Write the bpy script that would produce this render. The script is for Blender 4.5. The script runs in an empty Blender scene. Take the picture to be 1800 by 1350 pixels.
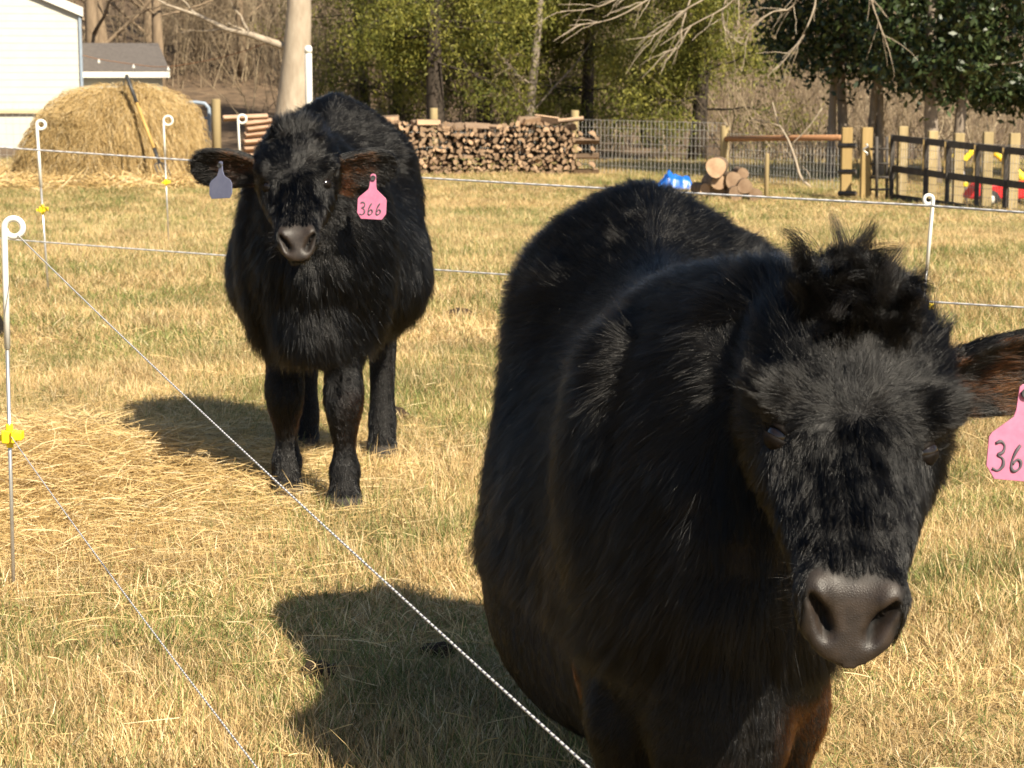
import bpy, bmesh, math, random
import numpy as np
from mathutils import Vector, Matrix

rng = np.random.default_rng(7)
random.seed(7)
sc = bpy.context.scene
COL = sc.collection
R = math.radians

# ------------------------------------------------------------------ camera, sky, sun, exposure
CAM_H, FPX, PITCH = 1.21, 3600.0, R(8.70)
cam = bpy.data.cameras.new('camera')
cam_o = bpy.data.objects.new('camera', cam)
COL.objects.link(cam_o)
cam_o.location = (0, 0, CAM_H)
cam_o.rotation_euler = (math.pi / 2 - PITCH, 0, 0)
cam.sensor_width = 36.0
cam.lens = 36.0 * FPX / 1800.0
cam.clip_start = 0.05
cam.clip_end = 600
cam.dof.use_dof = True
cam.dof.focus_distance = 3.5
cam.dof.aperture_fstop = 18.0
sc.camera = cam_o

SUN_EL, SUN_AZ = R(42.5), R(35.5)       # azimuth: to the right of straight behind the camera
sun_dir = Vector((math.sin(SUN_AZ) * math.cos(SUN_EL), -math.cos(SUN_AZ) * math.cos(SUN_EL), math.sin(SUN_EL)))
w = bpy.data.worlds.new('World')
sc.world = w
w.use_nodes = True
nt = w.node_tree
sky = nt.nodes.new('ShaderNodeTexSky')
sky.sky_type = 'NISHITA'
sky.sun_disc = False
sky.sun_elevation = SUN_EL
sky.sun_rotation = math.pi - SUN_AZ
nt.links.new(sky.outputs[0], nt.nodes['Background'].inputs[0])
nt.nodes['Background'].inputs[1].default_value = 0.05
sl = bpy.data.lights.new('sun', 'SUN')
sl.energy = 4.6
sl.angle = R(0.5)
sl.color = (1.0, 0.89, 0.71)
so = bpy.data.objects.new('sun', sl)
COL.objects.link(so)
so.rotation_euler = sun_dir.to_track_quat('Z', 'Y').to_euler()
sc.view_settings.view_transform = 'Standard'
sc.view_settings.look = 'None'
sc.view_settings.gamma = 1.0
sc.view_settings.exposure = 1.36
sc.render.engine = 'CYCLES'
sc.cycles.max_bounces = 8
sc.cycles.use_denoising = True
try:
    sc.cycles_curves.shape = 'RIBBONS'
    sc.cycles_curves.subdivisions = 2
except Exception:
    pass

# ------------------------------------------------------------------ helpers
_c, _s = math.cos(PITCH), math.sin(PITCH)
def at(px, py, Y):
    """world point on the line of sight of a photo pixel (1800x1350) at world depth Y"""
    dx, dy = (px - 900) / FPX, (675 - py) / FPX
    d = Vector((dx, _c + dy * _s, -_s + dy * _c))
    k = Y / d.y
    return Vector((d.x * k, Y, CAM_H + d.z * k))

def sstep(a, b, x):
    t = np.clip((np.asarray(x, float) - a) / (b - a), 0, 1)
    return t * t * (3 - 2 * t)

def gz(x, y):
    x = np.asarray(x, float); y = np.asarray(y, float)
    z = -0.5 * sstep(12, 26, y)
    z = z + 0.012 * np.sin(x * 1.7 + 0.4 * y) * np.cos(y * 1.3 - x) * sstep(3, 6, y)
    z = z + 8.5 * sstep(47, 95, y)
    z = z + 0.05 * np.exp(-(((x + 1.45) / 0.55) ** 2 + ((y - 6.1) / 0.75) ** 2))      # hay swell in front of the far animal
    return z

def vnoise(p, f=1.0, seed=0.0):
    """smooth pseudo noise -1..1 from sums of sines, p (...,3)"""
    x, y, z = p[..., 0] * f + seed, p[..., 1] * f + seed * 1.7, p[..., 2] * f - seed * 0.6
    return (np.sin(x * 1.0 + 1.3 * np.sin(y * 1.1 + z * .7)) + np.sin(y * 1.27 + 1.1 * np.sin(z * 1.3 + x * .8)) + np.sin(z * 1.13 + 1.2 * np.sin(x * 1.21 - y * .9))) / 3

def mesh_np(name, V, F):
    V = np.asarray(V, np.float32)
    me = bpy.data.meshes.new(name)
    if isinstance(F, np.ndarray):
        n, k = F.shape
        me.vertices.add(len(V)); me.vertices.foreach_set('co', V.ravel())
        me.loops.add(n * k); me.loops.foreach_set('vertex_index', F.astype(np.int32).ravel())
        me.polygons.add(n)
        me.polygons.foreach_set('loop_start', np.arange(0, n * k, k, dtype=np.int32))
        me.update(calc_edges=True)
    else:
        me.from_pydata([tuple(v) for v in V], [], F)
        me.update()
    return me

def smooth(me, on=True):
    me.polygons.foreach_set('use_smooth', np.full(len(me.polygons), on))
    me.update()

def link(name, me, mat=None, parent=None, sm=False, loc=None):
    o = bpy.data.objects.new(name, me)
    COL.objects.link(o)
    if mat is not None and me is not None and not me.materials:
        me.materials.append(mat)
    if sm:
        smooth(me)
    if loc is not None:
        o.location = loc
    if parent is not None:
        o.parent = parent
    return o

def tag(o, label=None, cat=None, group=None, kind=None):
    if label: o['label'] = label
    if cat: o['category'] = cat
    if group: o['group'] = group
    if kind: o['kind'] = kind
    return o

def empty(name, loc=(0, 0, 0), label=None, cat=None, group=None):
    o = bpy.data.objects.new(name, None)
    COL.objects.link(o)
    o.location = loc
    o.empty_display_size = 0.1
    return tag(o, label, cat, group)

class MB:
    def __init__(s):
        s.v, s.f = [], []
    def add(s, V, F):
        o = len(s.v)
        s.v += [tuple(map(float, v)) for v in V]
        s.f += [tuple(i + o for i in f) for f in F]
    def box(s, c, size, rot=None):
        x, y, z = [k / 2 for k in size]
        V = [Vector(p) for p in ((-x, -y, -z), (x, -y, -z), (x, y, -z), (-x, y, -z), (-x, -y, z), (x, -y, z), (x, y, z), (-x, y, z))]
        if rot is not None: V = [rot @ v for v in V]
        V = [v + Vector(c) for v in V]
        s.add(V, [(0, 3, 2, 1), (4, 5, 6, 7), (0, 1, 5, 4), (1, 2, 6, 5), (2, 3, 7, 6), (3, 0, 4, 7)])
    def tube(s, pts, rad, n=8, cap=True, sy=1.0):
        pts = [Vector(p) for p in pts]
        if not hasattr(rad, '__len__'): rad = [rad] * len(pts)
        V, F = [], []
        prev = None
        for i, p in enumerate(pts):
            d = (pts[min(i + 1, len(pts) - 1)] - pts[max(i - 1, 0)]).normalized()
            ref = prev if prev is not None else (Vector((0, 0, 1)) if abs(d.z) < .9 else Vector((1, 0, 0)))
            u = (ref - d * ref.dot(d)).normalized()
            prev = u
            v = d.cross(u)
            for k in range(n):
                a = 2 * math.pi * k / n
                V.append(p + u * math.cos(a) * rad[i] + v * math.sin(a) * rad[i] * sy)
        for i in range(len(pts) - 1):
            for k in range(n):
                F.append((i * n + k, i * n + (k + 1) % n, (i + 1) * n + (k + 1) % n, (i + 1) * n + k))
        if cap:
            F.append(tuple(range(n - 1, -1, -1)))
            F.append(tuple((len(pts) - 1) * n + k for k in range(n)))
        s.add(V, F)
    def build(s, name, mat=None, parent=None, sm=False, loc=None, bevel=0):
        me = bpy.data.meshes.new(name)
        me.from_pydata(s.v, [], s.f)
        me.update()
        o = link(name, me, mat, parent, sm, loc)
        if bevel:
            b = o.modifiers.new('bevel', 'BEVEL'); b.width = bevel; b.segments = 2
        return o

def batch_tubes(P, Rd, sides=3):
    """P (N,K,3), Rd (N,K) -> verts, quads"""
    N, K, _ = P.shape
    D = np.gradient(P, axis=1)
    D /= np.linalg.norm(D, axis=2, keepdims=True) + 1e-9
    ref = np.where(np.abs(D[..., 2:3]) < .9, np.array([0, 0, 1.]), np.array([1., 0, 0]))
    U = np.cross(D, ref); U /= np.linalg.norm(U, axis=2, keepdims=True) + 1e-9
    W = np.cross(D, U)
    ang = 2 * np.pi * np.arange(sides) / sides
    V = P[:, :, None, :] + Rd[:, :, None, None] * (U[:, :, None, :] * np.cos(ang)[None, None, :, None] + W[:, :, None, :] * np.sin(ang)[None, None, :, None])
    base = (np.arange(N)[:, None, None] * K + np.arange(K - 1)[None, :, None]) * sides
    k = np.arange(sides)[None, None, :]
    k2 = (k + 1) % sides
    F = np.stack([base + k, base + k2, base + sides + k2, base + sides + k], -1).reshape(-1, 4)
    return V.reshape(-1, 3), F

def batch_ribbons(P, W, side):
    """P (N,K,3) centre lines, W (N,K) half widths, side (N,3) unit side vectors"""
    N, K, _ = P.shape
    V = np.stack([P - side[:, None, :] * W[..., None], P + side[:, None, :] * W[..., None]], 2).reshape(-1, 3)
    b = (np.arange(N)[:, None] * K + np.arange(K - 1)[None, :]) * 2
    F = np.stack([b, b + 1, b + 3, b + 2], -1).reshape(-1, 4)
    return V, F

def set_attr(me, name, vals, domain='POINT', typ='FLOAT'):
    a = me.attributes.new(name, typ, domain)
    a.data.foreach_set('value' if typ == 'FLOAT' else 'color' if 'COLOR' in typ else 'vector', np.asarray(vals, np.float32).ravel())

# ------------------------------------------------------------------ materials
def mat_new(name):
    m = bpy.data.materials.new(name)
    m.use_nodes = True
    nt = m.node_tree
    return m, nt, nt.nodes['Principled BSDF'], nt.links.new

def node(nt, t, **kw):
    n = nt.nodes.new(t)
    for k, v in kw.items(): setattr(n, k, v)
    return n

def ramp(nt, stops, fac=None, interp='LINEAR'):
    r = nt.nodes.new('ShaderNodeValToRGB')
    r.color_ramp.interpolation = interp
    e = r.color_ramp.elements
    while len(e) < len(stops): e.new(0.5)
    for el, (p, c) in zip(e, stops):
        el.position = p
        el.color = (*c, 1) if len(c) == 3 else c
    if fac is not None: nt.links.new(fac, r.inputs[0])
    return r

def mat_noise(name, c1, c2, scale=8, rough=.8, bump=.3, detail=6, stretch=None, coord='Object', spec=.3, bscale=None, rand=0.0):
    m, nt, b, L = mat_new(name)
    tc = node(nt, 'ShaderNodeTexCoord')
    mp = node(nt, 'ShaderNodeMapping')
    L(tc.outputs[coord], mp.inputs[0])
    if stretch: mp.inputs['Scale'].default_value = stretch
    n = node(nt, 'ShaderNodeTexNoise')
    n.inputs['Scale'].default_value = scale
    n.inputs['Detail'].default_value = detail
    n.inputs['Roughness'].default_value = .65
    L(mp.outputs[0], n.inputs['Vector'])
    r = ramp(nt, [(.3, c1), (.7, c2)], n.outputs['Fac'])
    out = r.outputs[0]
    if rand:
        oi = node(nt, 'ShaderNodeObjectInfo')
        hv = node(nt, 'ShaderNodeHueSaturation')
        mr = node(nt, 'ShaderNodeMapRange')
        mr.inputs[3].default_value = 1 - rand; mr.inputs[4].default_value = 1 + rand
        L(oi.outputs['Random'], mr.inputs[0])
        L(mr.outputs[0], hv.inputs['Value'])
        L(out, hv.inputs['Color'])
        out = hv.outputs[0]
    L(out, b.inputs['Base Color'])
    b.inputs['Roughness'].default_value = rough
    b.inputs['Specular IOR Level'].default_value = spec
    if bump:
        bp = node(nt, 'ShaderNodeBump')
        bp.inputs['Strength'].default_value = bump
        bp.inputs['Distance'].default_value = .01
        L(n.outputs['Fac'], bp.inputs['Height'])
        L(bp.outputs[0], b.inputs['Normal'])
    return m

def mat_blade(name, stops, green_stops, green_scale, green_lo, green_hi, transl=.3, val=.25):
    """grass / straw: attribute c is random per blade, t runs root to tip"""
    m, nt, b, L = mat_new(name)
    at_c = node(nt, 'ShaderNodeAttribute', attribute_name='c')
    at_t = node(nt, 'ShaderNodeAttribute', attribute_name='t')
    dry = ramp(nt, stops, at_c.outputs['Fac'])
    col = dry.outputs[0]
    if green_stops:
        gp = node(nt, 'ShaderNodeNewGeometry')
        n = node(nt, 'ShaderNodeTexNoise'); n.inputs['Scale'].default_value = green_scale; n.inputs['Detail'].default_value = 3
        L(gp.outputs['Position'], n.inputs['Vector'])
        mr = node(nt, 'ShaderNodeMapRange'); mr.inputs[1].default_value = .38; mr.inputs[2].default_value = .68
        mr.inputs[3].default_value = green_lo; mr.inputs[4].default_value = green_hi
        L(n.outputs['Fac'], mr.inputs[0])
        at_g = node(nt, 'ShaderNodeAttribute', attribute_name='g')
        lt = node(nt, 'ShaderNodeMath', operation='LESS_THAN')
        L(at_g.outputs['Fac'], lt.inputs[0]); L(mr.outputs[0], lt.inputs[1])
        gr = ramp(nt, green_stops, at_c.outputs['Fac'])
        mx = node(nt, 'ShaderNodeMix', data_type='RGBA')
        L(lt.outputs[0], mx.inputs[0]); L(col, mx.inputs[6]); L(gr.outputs[0], mx.inputs[7])
        col = mx.outputs[2]
    if green_stops:
        n2 = node(nt, 'ShaderNodeTexNoise'); n2.inputs['Scale'].default_value = 2.2; n2.inputs['Detail'].default_value = 4
        L(gp.outputs['Position'], n2.inputs['Vector'])
        m2 = node(nt, 'ShaderNodeMapRange'); m2.inputs[1].default_value = .32; m2.inputs[2].default_value = .68
        m2.inputs[3].default_value = .74; m2.inputs[4].default_value = 1.14
        L(n2.outputs['Fac'], m2.inputs[0])
        hv = node(nt, 'ShaderNodeHueSaturation')
        L(m2.outputs[0], hv.inputs['Value']); L(col, hv.inputs['Color'])
        col = hv.outputs[0]
    L(col, b.inputs['Base Color'])
    b.inputs['Roughness'].default_value = .55
    b.inputs['Specular IOR Level'].default_value = .25
    tr = node(nt, 'ShaderNodeBsdfTranslucent')
    L(col, tr.inputs['Color'])
    ms = node(nt, 'ShaderNodeMixShader'); ms.inputs[0].default_value = transl
    L(b.outputs[0], ms.inputs[1]); L(tr.outputs[0], ms.inputs[2])
    L(ms.outputs[0], nt.nodes['Material Output'].inputs['Surface'])
    return m

STRAW = [(0, (.28, .185, .08)), (.25, (.49, .345, .155)), (.6, (.65, .48, .24)), (.88, (.76, .61, .35)), (1, (.83, .72, .49))]
GREEN = [(0, (.085, .12, .03)), (.5, (.17, .20, .055)), (1, (.32, .34, .12))]
M_grass = mat_blade('grass_blades', STRAW, GREEN, .9, .11, .72)
M_hay = mat_blade('hay_straw', [(0, (.28, .185, .07)), (.3, (.50, .35, .145)), (.7, (.66, .49, .235)), (1, (.80, .67, .42))], None, 1, 0, 0)
M_ground = mat_noise('thatch_soil', (.20, .135, .06), (.40, .28, .12), 22, .95, .6, 8, coord='Object')
M_litter = mat_noise('leaf_litter', (.05, .035, .022), (.17, .115, .07), 3.0, .95, .6, 8)
M_white = mat_noise('white_plastic', (.62, .62, .57), (.68, .67, .62), 30, .4, 0, spec=.5)
M_steel = mat_noise('galvanised_rod', (.45, .44, .42), (.62, .61, .58), 40, .35, 0); M_steel.node_tree.nodes['Principled BSDF'].inputs['Metallic'].default_value = .8
M_yellow = mat_noise('yellow_plastic', (.80, .58, .01), (.85, .64, .03), 20, .45, 0, spec=.5)
M_pink = mat_noise('pink_tag', (.37, .105, .185), (.44, .15, .24), 45, .45, .05, spec=.4)
M_slate_shaded = mat_noise('shaded_slate_tag', (.10, .11, .175), (.135, .145, .21), 30, .5, .05)  # lavender-grey tag, its shade mixed into the base colour
M_ink = mat_noise('marker_ink', (.05, .045, .05), (.10, .085, .10), 60, .6, 0)
M_button = mat_noise('button_black', (.02, .02, .02), (.05, .05, .05), 40, .4, 0)
M_siding = mat_noise('white_siding', (.46, .45, .39), (.50, .49, .43), 3, .7, .05)
M_trim = mat_noise('white_trim', (.56, .55, .50), (.62, .61, .56), 6, .6, 0)
M_roof = mat_noise('dark_shingle', (.07, .062, .058), (.12, .105, .095), 14, .9, .4)
M_ledge = mat_noise('tan_ledge', (.40, .33, .20), (.48, .40, .25), 10, .8, .1)
M_post = mat_noise('treated_pine', (.23, .175, .085), (.36, .28, .145), 9, .8, .3, stretch=(1, 1, .12), rand=.18)
M_postnew = mat_noise('fresh_pine', (.30, .205, .08), (.41, .29, .125), 9, .8, .3, stretch=(1, 1, .12), rand=.1)
M_rail = mat_noise('red_cedar_rail', (.27, .13, .06), (.38, .20, .10), 9, .8, .2, stretch=(.15, 1, 1))
M_black = mat_noise('black_stain', (.040, .034, .029), (.090, .079, .069), 12, .7, .3, rand=.2)
M_wire = mat_noise('fence_wire', (.42, .41, .38), (.58, .56, .52), 20, .5, 0); M_wire.node_tree.nodes['Principled BSDF'].inputs['Metallic'].default_value = .4
M_tube = mat_noise('blue_grey_paint', (.20, .25, .31), (.27, .32, .38), 12, .45, 0)
M_tarp = mat_noise('blue_tarp', (.008, .085, .40), (.016, .14, .52), 15, .35, .15, spec=.5)
M_red = mat_noise('red_paint', (.55, .015, .02), (.70, .03, .035), 10, .4, 0, spec=.5)
M_dung = mat_noise('dry_dung', (.016, .010, .006), (.055, .035, .018), 30, .95, .8)
M_rubber = mat_noise('black_rubber', (.012, .011, .010), (.03, .027, .025), 20, .7, .2)
M_lumber = mat_noise('old_lumber', (.26, .16, .10), (.42, .29, .20), 10, .85, .3, stretch=(.2, 1, 1), rand=.2)
M_bark_pale = mat_noise('pale_bark', (.25, .20, .145), (.40, .34, .26), 7, .9, .4, stretch=(1, 1, .3))
M_bark = mat_noise('brown_bark', (.12, .085, .055), (.27, .20, .13), 7, .95, .6, stretch=(1, 1, .25))
M_bark_shaded = mat_noise('shaded_bark', (.024, .019, .014), (.065, .05, .038), 7, .95, .6, stretch=(1, 1, .25))  # cedar bark, colour darkened to include the shade under the crowns
M_bark_grey = mat_noise('grey_bark', (.16, .13, .10), (.30, .25, .20), 7, .95, .5, stretch=(1, 1, .25))
M_twig = mat_blade('brush_twigs', [(0, (.10, .072, .045)), (.5, (.20, .15, .095)), (1, (.36, .29, .19))], None, 1, 0, 0, transl=.0)
M_cedar = mat_blade('cedar_sprays', [(0, (.045, .06, .012)), (.5, (.15, .155, .028)), (1, (.33, .305, .065))], None, 1, 0, 0, transl=.35)
M_holly = mat_blade('holly_leaves', [(0, (.010, .020, .006)), (.5, (.026, .044, .012)), (1, (.085, .115, .04))], None, 1, 0, 0, transl=.12)
M_holly.node_tree.nodes['Principled BSDF'].inputs['Roughness'].default_value = .42
M_holly.node_tree.nodes['Principled BSDF'].inputs['Specular IOR Level'].default_value = .45
M_tool = mat_noise('ash_handle', (.36, .22, .06), (.46, .30, .10), 8, .6, .1, stretch=(1, 1, .1))
M_log_end = mat_noise('log_end_grain', (.24, .15, .09), (.42, .295, .19), 6, .9, .3, rand=.45)
M_log_bark = mat_noise('log_bark', (.09, .06, .04), (.24, .17, .115), 9, .95, .6, rand=.3)

# ------------------------------------------------------------------ pasture
def grid_sheet(name, x0, x1, nx, ys, mat, fn):
    xs = np.linspace(x0, x1, nx)
    X, Y = np.meshgrid(xs, ys)
    Z = fn(X, Y)
    V = np.stack([X, Y, Z], -1).reshape(-1, 3)
    ny = len(ys)
    i = (np.arange(ny - 1)[:, None] * nx + np.arange(nx - 1)[None, :]).ravel()
    F = np.stack([i, i + 1, i + nx + 1, i + nx], -1)
    me = mesh_np(name, V, F)
    return link(name, me, mat, sm=True)

ys = np.concatenate([np.linspace(-30, 1.5, 12), np.linspace(2, 12, 110), np.linspace(12.2, 40, 80)])
tag(grid_sheet('pasture', -90, 90, 700, ys, M_ground, gz), kind='structure')
ys = np.concatenate([np.linspace(39.2, 96, 60), np.linspace(98, 420, 12)])
tag(grid_sheet('woodland_floor', -160, 160, 260, ys, M_litter, lambda x, y: gz(x, y) + .02), kind='structure')

# grass: patches of blades, instanced over the field
def blade_patch(n, rad, h0, h1, w0, w1, K=4, seed=0, flop=.8):
    g = np.random.default_rng(seed)
    a = g.uniform(0, 2 * np.pi, n); r = rad * np.sqrt(g.uniform(0, 1, n))
    root = np.stack([r * np.cos(a), r * np.sin(a), np.full(n, -.004)], 1)
    h = g.uniform(h0, h1, n) * np.where(g.uniform(0, 1, n) < .07, 1.7, 1)
    la = g.uniform(0, 2 * np.pi, n)
    lean = g.beta(1.6, 1.3, n) * flop * 1.5
    dirh = np.stack([np.cos(la), np.sin(la), np.zeros(n)], 1)
    s = np.linspace(0, 1, K)
    th = lean[:, None] * (0.35 + s[None, :] * g.uniform(.5, 1.4, n)[:, None])
    th = np.clip(th, 0, 1.62)
    step = h[:, None] / (K - 1)
    dz = np.cos(th) * step; dh = np.sin(th) * step
    dz[:, 0] = 0; dh[:, 0] = 0
    P = root[:, None, :] + np.cumsum(dh, 1)[..., None] * dirh[:, None, :] + np.cumsum(dz, 1)[..., None] * np.array([0, 0, 1.])
    P[..., 2] = np.maximum(P[..., 2], -.004 + .002 * s)
    wd = g.uniform(w0, w1, n)[:, None] * np.array([1, .9, .65, .12] if K == 4 else np.linspace(1, .15, K))[None, :]
    sa = la + np.pi / 2 + g.normal(0, .6, n)
    side = np.stack([np.cos(sa), np.sin(sa), np.zeros(n)], 1)
    V, F = batch_ribbons(P, wd, side)
    me = mesh_np('grass_patch', V, F)
    set_attr(me, 'c', np.repeat(g.beta(1.7, 1.7, n), K * 2))
    set_attr(me, 'g', np.repeat(g.uniform(0, 1, n), K * 2))
    set_attr(me, 't', np.tile(np.repeat(s, 2), n))
    return me

def scatter(name, pts, scl, patches, mat, label, cat):
    coll = bpy.data.collections.new(name + '_patches')
    for k, me in enumerate(patches):
        me.materials.append(mat)
        o = bpy.data.objects.new(name + '_patch', me)
        coll.objects.link(o)
    n = len(pts)
    me = bpy.data.meshes.new(name)
    me.vertices.add(n); me.vertices.foreach_set('co', np.asarray(pts, np.float32).ravel())
    rot = np.zeros((n, 3)); rot[:, 2] = rng.uniform(0, 2 * np.pi, n)
    rot[:, :2] = rng.normal(0, .08, (n, 2))
    set_attr(me, 'rot', rot, typ='FLOAT_VECTOR')
    set_attr(me, 'scl', scl, typ='FLOAT_VECTOR')
    me.update()
    me.materials.append(mat)
    o = link(name, me)
    ng = bpy.data.node_groups.new(name + '_scatter', 'GeometryNodeTree')
    ng.interface.new_socket('Geometry', in_out='INPUT', socket_type='NodeSocketGeometry')
    ng.interface.new_socket('Geometry', in_out='OUTPUT', socket_type='NodeSocketGeometry')
    gi = ng.nodes.new('NodeGroupInput'); go = ng.nodes.new('NodeGroupOutput')
    ci = ng.nodes.new('GeometryNodeCollectionInfo')
    ci.inputs[0].default_value = coll
    ci.inputs['Separate Children'].default_value = True
    ip = ng.nodes.new('GeometryNodeInstanceOnPoints')
    ip.inputs['Pick Instance'].default_value = True
    ar = ng.nodes.new('GeometryNodeInputNamedAttribute'); ar.data_type = 'FLOAT_VECTOR'; ar.inputs[0].default_value = 'rot'
    asx = ng.nodes.new('GeometryNodeInputNamedAttribute'); asx.data_type = 'FLOAT_VECTOR'; asx.inputs[0].default_value = 'scl'
    L = ng.links.new
    L(gi.outputs[0], ip.inputs['Points']); L(ci.outputs[0], ip.inputs['Instance'])
    L(ar.outputs[0], ip.inputs['Rotation']); L(asx.outputs[0], ip.inputs['Scale'])
    L(ip.outputs[0], go.inputs[0])
    md = o.modifiers.new('scatter', 'NODES'); md.node_group = ng
    return tag(o, label, cat, kind='stuff')

def field_points(y0, y1, sp, margin=1.2, k=.30):
    out = []
    for y in np.arange(y0, y1, sp):
        hw = k * y + margin
        xs = np.arange(-hw, hw, sp)
        out.append(np.stack([xs + rng.uniform(-.5, .5, len(xs)) * sp, y + rng.uniform(-.5, .5, len(xs)) * sp], 1))
    return np.concatenate(out)

P1 = field_points(2.0, 9, .10); P2 = field_points(9, 20, .17); P3 = field_points(20, 39.5, .30)
pts, scl = [], []
for P, s, sz in ((P1, 1.0, 1.0), (P2, 1.55, 1.25), (P3, 2.6, 1.5)):
    z = gz(P[:, 0], P[:, 1])
    pts.append(np.column_stack([P, z]))
    f = .75 + .35 * vnoise(np.column_stack([P, z * 0]), 2.1, 3.0)
    q = rng.uniform(.8, 1.2, len(P))
    scl.append(np.stack([s * q, s * q, sz * f * rng.uniform(.8, 1.25, len(P))], 1))
pts = np.concatenate(pts); scl = np.concatenate(scl)
patches = [blade_patch(240, .12, .025, .078, .0007, .0014, seed=k) for k in range(10)]
scatter('pasture_grass', pts, scl, patches, M_grass, 'short dry straw-coloured winter grass with green patches over the pasture', 'grass')

# ------------------------------------------------------------------ loose hay on the ground
def strands(n, centre_fn, l0, l1, w0, w1, zmax, K=5, seed=1, tilt=.25):
    g = np.random.default_rng(seed)
    c = centre_fn(n, g)
    a = g.uniform(0, 2 * np.pi, n)
    L = g.uniform(l0, l1, n)
    el = g.normal(0, tilt, n)
    d = np.stack([np.cos(a) * np.cos(el), np.sin(a) * np.cos(el), np.sin(el)], 1)
    sd = np.stack([-np.sin(a), np.cos(a), np.zeros(n)], 1)
    s = np.linspace(-.5, .5, K)
    bend = g.normal(0, .18, n)[:, None] * L[:, None] * (s ** 2)[None, :] * 4
    arch = -g.uniform(0, .25, n)[:, None] * L[:, None] * (s ** 2)[None, :] * 2
    P = c[:, None, :] + d[:, None, :] * (L[:, None] * s[None, :])[..., None] + sd[:, None, :] * bend[..., None] + np.array([0, 0, 1.]) * arch[..., None]
    lo = gz(P[..., 0], P[..., 1]) + .003
    P[..., 2] = np.maximum(P[..., 2], lo)
    W = g.uniform(w0, w1, n)[:, None] * np.ones(K)[None, :]
    roll = g.uniform(0, np.pi, n)
    side = sd * np.cos(roll)[:, None] + np.array([0, 0, 1.]) * np.sin(roll)[:, None]
    V, F = batch_ribbons(P, W, side)
    return V, F, np.repeat(g.beta(1.6, 1.4, n), K * 2)

def hay_obj(name, V, F, c, label):
    me = mesh_np(name, V, F)
    set_attr(me, 'c', c)
    o = link(name, me, M_hay)
    return tag(o, label, 'hay', kind='stuff')

def cf1(n, g):
    x = g.normal(-1.38, .45, n); y = g.normal(5.95, .62, n)
    h = .13 * np.exp(-(((x + 1.25) / .6) ** 2 + ((y - 5.85) / .6) ** 2))
    return np.column_stack([x, y, gz(x, y) + .02 + h * g.uniform(0, 1, n)])
hay_obj('loose_hay', *strands(34000, cf1, .05, .22, .0005, .0011, .1), 'trampled loose hay spread beside the far black calf')
def cf2(n, g):
    y = g.uniform(2.6, 9.5, n); x = g.uniform(-1, 1, n) * (.27 * y + .8)
    return np.column_stack([x, y, gz(x, y) + g.uniform(.01, .05, n)])
hay_obj('scattered_straw', *strands(2600, cf2, .04, .16, .0006, .0012, .1, seed=4), 'pale straw stems scattered thinly over the grass')

# ------------------------------------------------------------------ cattle
def loft(mb, rings):
    n = len(rings[0])
    V = np.concatenate(rings)
    F = []
    for i in range(len(rings) - 1):
        for k in range(n):
            F.append((i * n + k, i * n + (k + 1) % n, (i + 1) * n + (k + 1) % n, (i + 1) * n + k))
    F.append(tuple(range(n - 1, -1, -1)))
    F.append(tuple((len(rings) - 1) * n + k for k in range(n)))
    mb.add(V, F)

def catmull(rows, m=5):
    """resample rows of numbers with a Catmull-Rom spline, m steps between rows"""
    A = np.asarray(rows, float)
    A = np.vstack([2 * A[0] - A[1], A, 2 * A[-1] - A[-2]])
    out = []
    for i in range(1, len(A) - 2):
        p0, p1, p2, p3 = A[i - 1:i + 3]
        for t in np.arange(m) / m:
            out.append(.5 * ((2 * p1) + (p2 - p0) * t + (2 * p0 - 5 * p1 + 4 * p2 - p3) * t * t + (3 * p1 - p0 - 3 * p2 + p3) * t ** 3))
    out.append(A[-2])
    return np.array(out)

def ellipsoid(mb, c, r, axes=None, n=14, m=9):
    c = np.asarray(c, float)
    ax = np.eye(3) if axes is None else np.asarray(axes, float)
    rings = []
    for i in range(m):
        ph = -math.pi / 2 + math.pi * (i + .5) / m
        a = 2 * np.pi * np.arange(n) / n
        L = np.stack([r[0] * math.cos(ph) * np.cos(a), r[1] * math.cos(ph) * np.sin(a), np.full(n, r[2] * math.sin(ph))], 1)
        rings.append(c + L @ ax)
    loft(mb, rings)

def limb(mb, rows, n=14, rs=1.0):
    rings = []
    for x, y, z, rx, ry in catmull([(x, y, z, rx * rs, ry * rs) for x, y, z, rx, ry in rows], 4):
        a = 2 * np.pi * np.arange(n) / n
        rings.append(np.stack([x + rx * np.cos(a), y + ry * np.sin(a), np.full(n, z)], 1))
    loft(mb, rings)

def sup(a, e):
    return np.sign(np.cos(a)) * np.abs(np.cos(a)) ** e, np.sign(np.sin(a)) * np.abs(np.sin(a)) ** e

def nrm(v):
    return v / (np.linalg.norm(v, axis=-1, keepdims=True) + 1e-12)

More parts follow.
